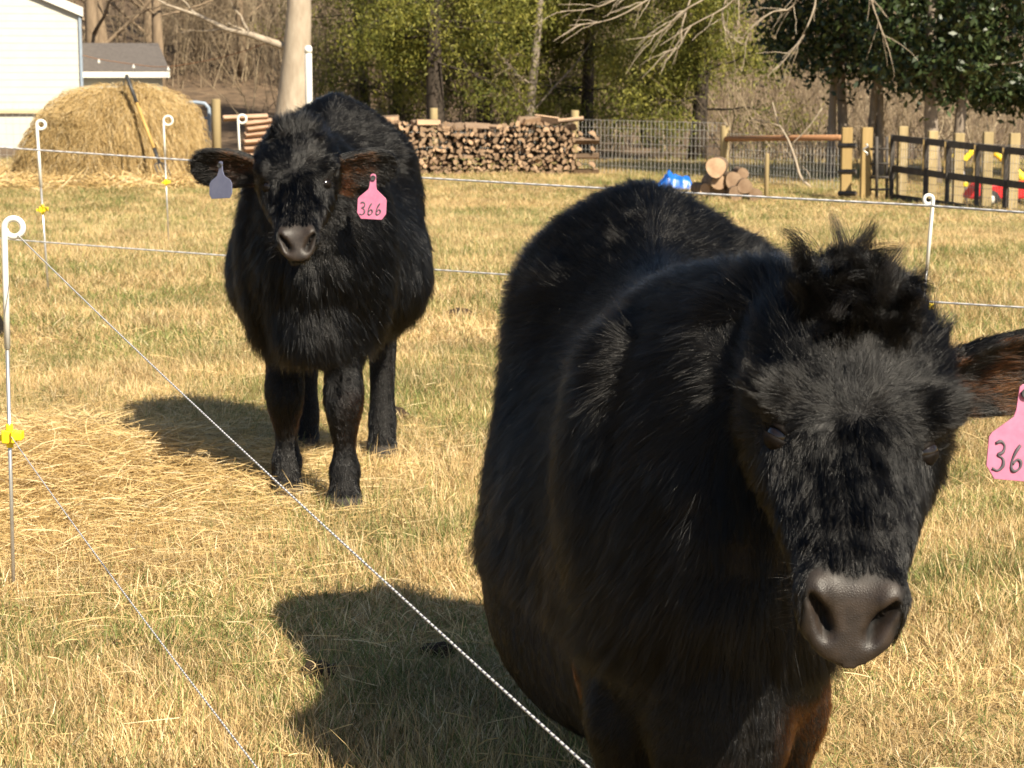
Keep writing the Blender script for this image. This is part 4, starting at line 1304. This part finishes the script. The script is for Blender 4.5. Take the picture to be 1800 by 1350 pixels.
# dark hollies on the right
def holly(label, px, Y, rad, H, seed, stems, n=16000, ex=2.1, zc=3.4, zr=2.2):
    g = np.random.default_rng(seed)
    p = gp(px, 230, Y)
    o = empty('holly_tree', p, label, 'tree', 'dark broadleaf evergreens by the black fence')
    tips = []
    for (dx, lx) in stems:
        pa, tp = branch_paths(np.array([dx, 0, -.1]), np.array([dx + lx, g.normal(0, .3), H]), rad, g, 16, .26, ex * .9, .35, sub=3)
        m = MB(); m.tube(pa[0][0], list(pa[0][1] * g.uniform(.8, 1.1)), 10)
        P = np.array([q for q, r in pa[1:]]); r = np.array([np.maximum(r, .004) for q, r in pa[1:]])
        m.add(*batch_tubes(P, r * .7, 4)); m.build('trunk', M_bark_grey, o, sm=True); tips += tp
    nc = 420
    v = nrm(g.normal(0, 1, (nc, 3))) * g.uniform(.45, 1, (nc, 1)) ** .5
    cc = v * np.array([ex, ex * .8, zr]) + np.array([0, 0, zc])
    cc[:, 2] = np.maximum(cc[:, 2], 1.15 + .5 * g.uniform(0, 1, nc))
    per = n // nc
    C = cc[:, None, :] + g.normal(0, .17, (nc, per, 3)) * np.array([1, 1, .8])
    cv = np.repeat(g.uniform(.2, .7, nc), per)
    leaves_mesh('crown', C.reshape(-1, 3), .12, g, M_holly, o, droop=.5, aspect=.48, cvals=cv)
    return o
holly('dark glossy evergreen with several thin trunks behind the fence gate', 1500, 33, .085, 6.0, 61, ((-.35, .1), (-.1, -.25), (.25, .2), (.42, -.1)), ex=1.75, zc=3.3, zr=2.0)
holly('dark glossy evergreen with two grey trunks behind the black board fence', 1650, 31, .11, 6.0, 62, ((-.05, -.35), (.28, .3)), ex=1.7, zc=3.4, zr=2.2)
holly('darkest evergreen at the right edge over the red machine', 1815, 33, .10, 6.0, 63, ((.1, .1), (.5, .2)), ex=1.7, zc=2.6, zr=2.3, n=18000)

# limb reaching in over the field from the right: its trunk stands beyond the right edge
g = np.random.default_rng(5)
p = Vector((8.7, 29.0, -.5))
o = empty('overhanging_tree', p, 'pale leafless twigs hanging into the top of the picture before the evergreens', 'tree')
m = MB(); m.tube([Vector((0, 0, -.1)), Vector((-.1, 0, 2)), Vector((-.5, 0, 4.2)), Vector((-.9, 0, 6))], [.22, .18, .14, .08], 12); m.build('trunk', M_bark_pale, o, sm=True)
main = [Vector((-.5, 0, 4.2)), at(1760, -120, 28.5) - p, at(1560, -110, 28) - p, at(1420, -70, 27.5) - p, at(1300, -60, 27) - p, at(1150, -40, 26.5) - p]
m = MB(); m.tube(main, [.10, .08, .06, .05, .035, .015], 8); m.build('limb', M_bark_pale, o, sm=True)
dr = [[(1440, -70), (1432, 10), (1412, 60), (1388, 95), (1362, 125)], [(1420, -70), (1395, 10), (1360, 20), (1325, 45), (1315, 65)], [(1560, -110), (1530, -20), (1545, 40), (1552, 62)],
      [(1300, -60), (1250, -10), (1200, 20), (1155, 60), (1100, 70)], [(1300, -60), (1290, 0), (1215, 45), (1160, 80)], [(1200, -45), (1130, 5), (1070, 35), (1000, 45)], [(1150, -40), (1090, -5), (1040, 15), (985, 20)],
      [(1230, -50), (1200, 40), (1195, 80), (1165, 92)], [(1300, -60), (1270, 20), (1280, 60), (1310, 80)]]
P_, R_ = [], []
for k, q in enumerate(dr):
    Y = 27 + .3 * (k % 3)
    A_ = catmull([tuple(at(x, y, Y) - p) for x, y in q], 4)
    idx = np.linspace(0, len(A_) - 1, 13)
    A_ = np.stack([np.interp(idx, np.arange(len(A_)), A_[:, j]) for j in range(3)], 1)
    P_.append(A_); R_.append(np.linspace(.014, .004, 13))
    for j in range(9):
        i0 = g.integers(2, 12); d = nrm(A_[min(12, i0 + 1)] - A_[i0 - 1] + g.normal(0, .35, 3) * np.linalg.norm(A_[min(12, i0 + 1)] - A_[i0 - 1]))
        L = g.uniform(.15, .6); ss = np.linspace(0, 1, 13)
        P_.append(A_[i0] + d * L * ss[:, None] + np.array([0, 0, -.25]) * L * (ss ** 2)[:, None] + np.cumsum(g.normal(0, .012, (13, 3)), 0) * L); R_.append(np.linspace(.0055, .0025, 13))
V, F = batch_tubes(np.array(P_), np.array(R_), 5)
link('twigs', mesh_np('twigs', V, F), M_bark_pale, o, sm=True)['kind'] = 'stuff'

# brown thicket: stems and twigs as one mass
def thicket(name, n, xr, yr, h0, h1, seed, label, lean=.25):
    g = np.random.default_rng(seed)
    y = g.uniform(*yr, n); x = g.uniform(*xr, n) * y / 50
    ok = ~((x < -6.0) & (y < 58)); x, y = x[ok], y[ok]; n = len(x)
    base = np.column_stack([x, y, gz(x, y)])
    K = 6; ss = np.linspace(0, 1, K)
    d = np.stack([g.normal(0, lean, n), g.normal(0, lean, n), np.ones(n)], 1)
    L = g.uniform(h0, h1, n)
    P = base[:, None, :] + d[:, None, :] * (L[:, None] * ss)[..., None] + np.cumsum(g.normal(0, .05, (n, K, 3)), 1) * L[:, None, None] * ss[None, :, None]
    r = g.uniform(.006, .02, n)[:, None] * (1 - .8 * ss)
    c = g.beta(2, 2, n)
    nb = 6
    k = np.repeat(np.arange(n), nb); i = g.integers(1, K - 1, n * nb)
    p0 = P[k, i]; d2 = nrm(nrm(d)[k] + g.normal(0, .75, (n * nb, 3)))
    L2 = L[k] * g.uniform(.15, .45, n * nb)
    P2 = p0[:, None, :] + d2[:, None, :] * (L2[:, None] * ss)[..., None] + np.cumsum(g.normal(0, .05, (n * nb, K, 3)), 1) * L2[:, None, None] * ss[None, :, None]
    r2 = g.uniform(.003, .008, n * nb)[:, None] * (1 - .7 * ss)
    V, F = batch_tubes(np.concatenate([P, P2]), np.concatenate([r, r2]), 3)
    me = mesh_np(name, V, F); set_attr(me, 'c', np.repeat(np.concatenate([c, c[k]]), K * 3))
    return tag(link(name, me, M_twig), label, 'brush', kind='stuff')
thicket('brush_thicket', 2200, (-13.5, 21), (44, 66), 1.5, 5.5, 71, 'tangled brown leafless brush filling the wood edge')
thicket('fence_brush', 330, (5.2, 12), (36.5, 43), .5, 2.0, 72, 'low dry brush just behind the wire fence', .4)
thicket('hillside_brush', 650, (-8.6, -3.6), (58.2, 70), 2.5, 6, 73, 'grey brown leafless brush left of the pale trunk', .2)
# pale crooked dead branch leaning by the gate
g = np.random.default_rng(15)
p = gp(1428, 330, 30)
o = empty('dead_branch', p, 'pale crooked dead branch leaning behind the railed fence section', 'branch')
A_ = catmull([tuple(at(x, y, Y) - p) for x, y, Y in ((1428, 332, 30), (1408, 312, 30.1), (1398, 280, 30.2), (1385, 245, 30.3), (1368, 215, 30.4), (1358, 180, 30.5))], 4)
m = MB(); m.tube(A_, list(np.linspace(.024, .008, len(A_))), 8); m.build('stem', M_bark_pale, o, sm=True)
for q in (((1372, 222), (1350, 215), (1320, 210)), ((1390, 255), (1420, 225), (1445, 190)), ((1399, 285), (1418, 300), (1425, 315))):
    m = MB(); m.tube(catmull([tuple(at(x, y, 30.3) - p) for x, y in q], 4), .007, 6); m.build('side_branch', M_bark_pale, o, sm=True)

# ------------------------------------------------------------------ woodpile
g = np.random.default_rng(33)
WY = 34.0
wx0, wx1 = at(640, 300, WY).x, at(1012, 300, WY).x
wz = float(gz(0, WY))
pile = empty('woodpile', ((wx0 + wx1) / 2, WY, wz), 'long stack of split firewood along the wire fence', 'woodpile')
def split_log_mesh(kind, seed):
    g = np.random.default_rng(seed)
    n = 7
    if kind == 0: a = np.linspace(0, R(115), 5); pr = [(0, 0)] + [(math.cos(t), math.sin(t)) for t in a]
    elif kind == 1: a = np.linspace(0, math.pi, 6); pr = [(math.cos(t), math.sin(t)) for t in a]
    elif kind == 2: a = np.linspace(0, 2 * math.pi, 9)[:-1]; pr = [(math.cos(t) * .8, math.sin(t) * .8) for t in a]
    else: pr = [(-.8, -.4), (.75, -.5), (.9, .3), (.1, .6), (-.9, .35)]
    pr = np.array(pr) + g.normal(0, .07, (len(pr), 2))
    pr -= pr.mean(0)
    k = len(pr)
    V = [(x, -.21, z) for x, z in pr] + [(x * .95, .21, z * .95) for x, z in pr]
    F = [tuple(range(k)), tuple(range(2 * k - 1, k - 1, -1))] + [(i, k + i, k + (i + 1) % k, (i + 1) % k) for i in range(k)]
    me = bpy.data.meshes.new('split_log'); me.from_pydata(V, [], F)
    me.materials.append(M_log_end); me.materials.append(M_log_bark)
    me.polygons.foreach_set('material_index', [0, 0] + [1 if i % 3 else 0 for i in range(k)])
    bm = bmesh.new(); bm.from_mesh(me); bmesh.ops.recalc_face_normals(bm, faces=bm.faces); bm.to_mesh(me); bm.free()
    return me
variants = [split_log_mesh((0, 3, 1)[k % 3], 200 + k) for k in range(12)]
rows = 11; cand = []
for r_ in range(rows):
    x = wx0
    while x < wx1:
        sz_ = g.uniform(.036, .060)
        topz = .82 + .07 * math.sin(x * 2.3) + .06 * math.sin(x * 5.1) - .10 * max(0, (x - wx1 + 1.0))
        z = .045 + r_ * .088 + g.normal(0, .014)
        if z < topz: cand.append((x, z, sz_))
        x += sz_ * 1.40
g.shuffle(cand)
rest = MB()
for k, (x, z, sz_) in enumerate(cand):
    me_ = variants[g.integers(0, 12)]
    loc = Vector((x - (wx0 + wx1) / 2, g.normal(0, .045), z))
    rot = Matrix.Rotation(g.normal(0, .10), 4, 'Z') @ Matrix.Rotation(g.uniform(0, 6.28), 4, 'Y') @ Matrix.Rotation(g.normal(0, .05), 4, 'X')
    mw = Matrix.Translation(loc) @ rot @ Matrix.Diagonal((sz_, g.uniform(.85, 1.1), sz_ * g.uniform(.85, 1.1), 1))
    if k < 272:
        o = bpy.data.objects.new('split_log', me_); COL.objects.link(o); o.parent = pile; o.matrix_local = mw
    else:
        rest.add([mw @ v.co for v in me_.vertices], [tuple(p.vertices) for p in me_.polygons])
for k in range(230):
    me_ = variants[g.integers(0, 12)]
    mw = Matrix.Translation(Vector((g.uniform(wx0, wx1) - (wx0 + wx1) / 2, .30 + g.normal(0, .04), g.uniform(.05, .80)))) @ Matrix.Rotation(g.uniform(0, 6.28), 4, 'Y') @ Matrix.Diagonal((.075, 1, .07, 1))
    rest.add([mw @ v.co for v in me_.vertices], [tuple(p.vertices) for p in me_.polygons])
if rest.v: tag(rest.build('small_splits', M_log_end, pile), kind='stuff')
# crossed logs at the right end and loose ones on top
for r_ in range(6):
    for c_ in range(2):
        o = bpy.data.objects.new('split_log', variants[g.integers(0, 12)]); COL.objects.link(o); o.parent = pile
        z = .06 + r_ * .125
        cross = r_ % 2 == 0
        o.location = (wx1 + .17 - (wx0 + wx1) / 2 + (0 if cross else (c_ - .5) * .22), (c_ - .5) * .22 if cross else 0, z)
        o.rotation_euler = (0, g.uniform(0, .6), R(90) + g.normal(0, .05) if cross else g.normal(0, .05)); o.scale = (.07, 1.0, .065)
for k in range(14):
    o = bpy.data.objects.new('split_log', variants[g.integers(0, 12)]); COL.objects.link(o); o.parent = pile
    x = g.uniform(wx0, wx1)
    o.location = (x - (wx0 + wx1) / 2, g.normal(0, .05), 0.85 + .07 * math.sin(x * 2.3)); o.rotation_euler = (g.normal(0, .1), g.uniform(0, 6), g.uniform(.6, 1.6) * g.choice([-1, 1])); o.scale = (.065, 1, .06)

# round logs heaped by the post
def round_log(px, py, Y, r, label, rz, seed):
    g = np.random.default_rng(seed)
    p = at(px, py, Y)
    V, F = [], []
    n = 16
    for y, k in ((-.2, 1), (-.19, 1.0), (.2, .97)):
        for i in range(n):
            a = 2 * math.pi * i / n; q = r * k * (1 + .05 * math.sin(a * 3 + seed))
            V.append((q * math.cos(a), y, q * math.sin(a)))
    for i in range(n):
        F += [(i, (i + 1) % n, n + (i + 1) % n, n + i), (n + i, n + (i + 1) % n, 2 * n + (i + 1) % n, 2 * n + i)]
    o = empty('round_log', p, label, 'log', 'round logs heaped by the fence post'); o.rotation_euler = (0, 0, rz)
    m = MB(); m.add(V, F); m.build('bark', M_log_bark, o, sm=True)
    m = MB(); m.add([(v[0] * .985, v[1] - .001, v[2] * .985) for v in V[:n]], [tuple(range(n))[::-1]]); m.build('cut_face', M_log_end, o)
    m = MB(); m.add([(v[0] * .985, v[1] + .001, v[2] * .985) for v in V[2 * n:]], [tuple(range(n))]); m.build('cut_face', M_log_end, o)
    return o
RY = 27.0
for k, (px, py, r, lb) in enumerate([(1261, 293, .135, 'largest round log, topmost of the heap by the fence post'), (1278, 316, .118, 'grey faced round log in the middle of the heap'),
        (1301, 304, .078, 'small round log on the upper right of the heap'), (1306, 326, .10, 'round log at the right side of the heap below the small one'), (1254, 319, .10, 'tan round log at the left side of the heap'),
        (1262, 336, .11, 'lowest left round log resting on the grass in the heap'), (1288, 338, .10, 'lowest middle round log of the heap'), (1322, 341, .09, 'lowest right round log of the heap'), (1232, 332, .085, 'round log lying apart at the left foot of the heap')]):
    round_log(px, py, RY + .1 * (k % 3), r, lb, R(g.normal(0, 12)), k)

# blue tarp
g = np.random.default_rng(8)
tp = gp(1180, 330, 29.6)
xs = np.linspace(-.34, .34, 34); ysv = np.linspace(-.25, .25, 24)
X, Y = np.meshgrid(xs, ysv)
q = np.stack([X, Y, 0 * X], -1)
tri = lambda c, w: np.maximum(0, 1 - np.abs(X - c - .25 * Y) / w)
Z = .27 * tri(-.03, .17) * (1 - .4 * np.abs(Y) / .25) + .17 * tri(.19, .17) ** .7 + .07 * tri(-.25, .14) + .06 * (1 - np.abs(vnoise(q, 24, 3))) ** 2 + .035 * (1 - np.abs(vnoise(q, 47, 6))) ** 2 - .03
Z *= sstep(0, .10, .345 - np.abs(X)) * sstep(0, .09, .255 - np.abs(Y)); Z = np.maximum(Z, 0) + .02
i = (np.arange(23)[:, None] * 34 + np.arange(33)[None, :]).ravel()
me = mesh_np('blue_tarp', np.stack([X, Y, Z], -1).reshape(-1, 3), np.stack([i, i + 1, i + 35, i + 34], -1))
o = tag(link('blue_tarp', me, M_tarp, sm=True, loc=tp), 'crumpled bright blue tarp on the grass by the log heap', 'tarp')
o.scale = (1.05, 1.0, .95)
so_ = o.modifiers.new('thick', 'SOLIDIFY'); so_.thickness = .004

# ------------------------------------------------------------------ wire fence with posts and rail
def wire_panel(a, b, h0, h1, dv, dh, r):
    a, b = Vector(a), Vector(b)
    L = (b - a).length
    P = []
    n = max(2, int(L / dv)); k = max(2, int((h1 - h0) / dh))
    for i in range(n + 1):
        p = a.lerp(b, i / n); P.append([p + Vector((0, 0, h0)), p + Vector((0, .003, (h0 + h1) / 2)), p + Vector((0, 0, h1))])
    for j in range(k + 1):
        z = h0 + (h1 - h0) * j / k; P.append([a + Vector((0, 0, z)), a.lerp(b, .5) + Vector((0, .004, z)), b + Vector((0, 0, z))])
    P = np.array([[tuple(v) for v in p] for p in P])
    return batch_tubes(P, np.full(P.shape[:2], r), 4)

def fence_post(name, p, h, r, mat, parent, square=False):
    m = MB()
    if square: m.box(p + Vector((0, 0, h / 2 - .1)), (2 * r, 2 * r, h + .2)); return m.build(name, mat, parent, bevel=.006)
    m.tube([p + Vector((0, 0, -.3)), p + Vector((0, 0, h - .012)), p + Vector((0, 0, h))], [r, r * .96, r * .88], 14); return m.build(name, mat, parent, sm=True)

f0 = gp(700, 300, 35.5); f1 = gp(1010, 300, 34.7); f2 = gp(1273, 330, 32.3); f3 = gp(1478, 340, 29.5)
fen = empty('wire_fence', f2, 'woven wire fence on round posts running behind the woodpile to the gate', 'fence')
fl = fen.location
for px, Y, ytop in ((763, 35.6, 190), (1010, 34.7, 194), (1273, 32.3, 221)):
    p = gp(px, 300, Y); fence_post('post', p - fl, at(px, ytop, Y).z - p.z, .072, M_post, fen)
p = gp(1347, 340, 27.2); fence_post('stake', p - fl, at(1347, 270, 27.2).z - p.z, .032, M_post, fen)
for a, b, h1 in ((f0, f1, .78), (f1, f2, .90), (f2, f3, .74)):
    V, F = wire_panel(a - fl, b - fl, .03, h1, .085, .11, .0033)
    me = mesh_np('wire_mesh', V, F); tag(link('wire_mesh', me, M_wire, fen), kind='stuff')
m = MB(); pa, pb = at(1273, 244, 32.3) - fl, at(1478, 242, 29.5) - fl
m.tube([pa, pa.lerp(pb, .5) + Vector((0, 0, .004)), pb], .042, 10); m.build('top_rail', M_rail, fen, sm=True)
# wire fence in front of the house
fa, fb_ = gp(-60, 260, 37), gp(330, 260, 35)
fh = empty('yard_fence', fa, 'thin wire yard fence in front of the white house', 'fence')
V, F = wire_panel(Vector((0, 0, 0)), fb_ - fa, .05, 1.15, .15, .16, .0025)
tag(link('wire_mesh', mesh_np('wire_mesh', V, F), M_wire, fh), kind='stuff')
p = gp(381, 250, 33.2); fence_post('post', p - fa, at(381, 174, 33.2).z - p.z, .075, M_post, fh)
# tube gate
tg = empty('tube_gate', gp(350, 250, 33.5), 'blue grey metal tube gate end beside the hay bale', 'gate')
q = tg.location
def gpt(x, y): return at(x, y, 33.5) - q
m = MB(); m.tube([gpt(300, 181), gpt(345, 180), gpt(360, 182), gpt(367, 190), gpt(368, 205), gpt(368, 250), gpt(366, 262), gpt(355, 268), gpt(300, 268)], .03, 10); m.build('outer_tube', M_tube, tg, sm=True)
for y in (208, 228, 248):
    m = MB(); m.tube([gpt(300, y), gpt(367, y)], .022, 8); m.build('bar', M_tube, tg, sm=True)
# lumber behind the far calf
lb = empty('lumber_stack', gp(440, 270, 34), 'low stack of weathered boards behind the pigtail post above the far calf ear', 'lumber')
q = lb.location
for k, (x0, y0, x1, y1, t) in enumerate([(392, 208, 470, 205, .05), (430, 218, 478, 212, .045), (433, 228, 480, 222, .05), (430, 238, 482, 233, .05), (428, 250, 484, 246, .06), (428, 262, 484, 259, .06), (428, 274, 484, 272, .06), (428, 286, 484, 284, .06)]):
    a, b = at(x0, y0, 34) - q, at(x1, y1, 34.2) - q
    m = MB(); m.tube([a, b], t, 4, sy=2.2); m.build('board', M_lumber, lb)

# ------------------------------------------------------------------ gate posts and black board fence on the right
gpn = empty('gate_posts', gp(1503, 345, 27.6), 'pair of fresh yellow square posts with a dark tube gate between wire and board fence', 'gate')
q = gpn.location
for px, ytop, Y in ((1486, 224, 27.7), (1521, 224, 27.0)):
    p = gp(px, 345, Y); fence_post('post', p - q, at(px, ytop, Y).z - p.z, .068, M_postnew, gpn, True)
for y in (256, 302, 340):
    m = MB(); a, b = at(1474, y, 27.5) - q, at(1505, y, 27.0) - q
    m.tube([a, b], .034, 4, sy=.5); m.build('dark_board', M_black, gpn)
for y in (262, 288, 312, 333):
    m = MB(); m.tube([at(1530, y, 26.9) - q, at(1562, y, 26.7) - q], .016, 8); m.build('gate_bar', M_black, gpn, sm=True)
for px in (1541, 1559):
    m = MB(); m.tube([at(px, 240, 26.8) - q, at(px, 350, 26.8) - q], .022, 8); m.build('gate_upright', M_black, gpn, sm=True)
m = MB(); c = at(1520, 262, 26.85) - q
ch = [c + Vector((.03 * math.sin(t * 3), -.06, .07 - .05 * t)) for t in np.linspace(0, 3, 14)]
m.tube(ch, .010, 6); m.build('latch_chain', M_steel, gpn, sm=True)

bf = empty('board_fence', gp(1650, 360, 26), 'black board fence with pale square posts at the right edge', 'fence')
q = bf.location
def fy(px): return 27.0 + (px - 1565) / (1830 - 1565) * (23.8 - 27.0)
for px, ytop, ybot in ((1584, 222, 350), (1636, 230, 360), (1682, 234, 365), (1732, 232, 372), (1778, 234, 385), (1828, 240, 395)):
    Y = fy(px) + .12; p = gp(px, ybot, Y)
    fence_post('post', p - q, at(px, ytop, Y).z - p.z, .058, M_post, bf, True)
def board(x0, y0, x1, y1, hh, nm='board'):
    a, b = at(x0, y0, fy(x0) - .05) - q, at(x1, y1, fy(x1) - .05) - q
    m = MB(); d = (b - a); ang = math.atan2(d.y, d.x)
    rot = Matrix.Rotation(ang, 3, 'Z') @ Matrix.Rotation(-math.atan2(d.z, math.hypot(d.x, d.y)), 3, 'Y')
    m.box((a + b) / 2, (d.length, .025, hh), rot); return m.build(nm, M_black, bf, bevel=.003)
segs = [1566, 1626, 1664, 1716, 1766, 1835]
for yy0, yy1, hh in ((242, 271, .085), (296, 331, .085), (346, 384, .085)):
    for a, b in zip(segs[:-1], segs[1:]):
        f = lambda x: yy0 + (yy1 - yy0) * (x - 1566) / (1835 - 1566)
        board(a + 1.5, f(a), b - 1.5, f(b), hh)
for px in segs[:-1]:
    Y = fy(px) - .08; p = gp(px, 360, Y)
    f = (px - 1566) / (1835 - 1566)
    zt = at(px, 236 + 28 * f, Y).z
    m = MB(); m.box(p - q + Vector((0, 0, (zt - p.z) / 2)), (.055, .04, zt - p.z)); m.build('batten', M_black, bf, bevel=.003)
    m = MB(); m.box(p - q + Vector((-.038, .01, (zt - p.z) * .75)), (.018, .03, (zt - p.z) * .45)); m.build('raw_edge', M_postnew, bf)
pa = gp(1566, 350, fy(1566) + .05) - q; pb = gp(1835, 390, fy(1835) + .05) - q
V, F = wire_panel(pa, pb, .05, .80, .06, .10, .0028)
tag(link('wire_mesh', mesh_np('wire_mesh', V, F), M_wire, bf), kind='stuff')

# machines behind the board fence
rc = empty('red_cart', gp(1772, 380, 26.0), 'low red wheeled machine half hidden behind the board fence', 'cart')
q = rc.location
m = MB(); V = [(-.55, -.2, .12), (.75, -.2, .12), (.75, .3, .12), (-.55, .3, .12), (-.42, -.22, .30), (.75, -.22, .36), (.75, .32, .36), (-.42, .32, .30)]
m.add(V, [(0, 3, 2, 1), (4, 5, 6, 7), (0, 1, 5, 4), (1, 2, 6, 5), (2, 3, 7, 6), (3, 0, 4, 7)]); m.build('body', M_red, rc, bevel=.03)
for x in (-.30, .40):
    m = MB(); m.tube([(x, -.30, .12), (x, -.22, .12)], .12, 18); wh = m.build('wheel', M_rubber, rc, sm=True)
    m = MB(); m.tube([(x, -.31, .12), (x, -.295, .12)], .055, 14); m.build('hub', M_white, wh, sm=True)
ym = empty('yellow_machine', gp(1740, 370, 26.8), 'yellow and grey machine arms showing between the board fence posts', 'machine')
q = ym.location
def yp(x, y): return at(x, y, 26.6) - q
m = MB(); m.tube([yp(1694, 282), yp(1711, 264)], .040, 8, sy=.6); m.build('yellow_arm', M_yellow, ym, bevel=.01)
m = MB(); m.tube([yp(1748, 268), yp(1768, 285)], .040, 8, sy=.6); m.build('yellow_arm', M_yellow, ym, bevel=.01)
m = MB(); m.tube([yp(1772, 290), yp(1812, 325)], .060, 8, sy=.6); m.build('yellow_arm', M_yellow, ym, bevel=.01)
m = MB(); m.box(yp(1678, 274), (.07, .05, .05)); m.box(yp(1697, 324), (.06, .05, .06)); m.build('yellow_cap', M_yellow, ym, bevel=.01)
m = MB(); m.tube([yp(1678, 274), yp(1690, 290), yp(1697, 324), yp(1700, 380)], .02, 8); m.build('grey_stem', M_steel, ym, sm=True)
m = MB(); m.tube([yp(1694, 282), yp(1690, 300)], .035, 8); m.build('joint', M_rubber, ym, sm=True)
m = MB(); m.tube([yp(1768, 285), yp(1785, 310), yp(1790, 385)], .05, 8); m.build('black_frame', M_rubber, ym, sm=True)

# string of lights across the back from house to pale tree
P0_, P1_ = at(145, 97, 45), at(512, 60, 38)
sl_ = empty('light_string', P0_, 'thin sagging string of small white bulbs in front of the shed roof', 'light string')
pts_ = [at(145, 97, 45), at(174, 104, 44.4), at(235, 113, 43.3), at(296, 117, 42.1), at(400, 98, 40.1), at(512, 60, 38)]
A_ = catmull([tuple(p - P0_) for p in pts_], 8)
m = MB(); m.tube(A_, .008, 5); m.build('cable', M_rail, sl_, sm=True)
for i in (1, 2, 3):
    c = pts_[i] - P0_
    m = MB(); m.tube([c, c + Vector((0, 0, -.03)), c + Vector((0, 0, -.055)), c + Vector((0, 0, -.085)), c + Vector((0, 0, -.10))], [.018, .02, .034, .034, .012], 10); m.build('bulb', M_white, sl_, sm=True)
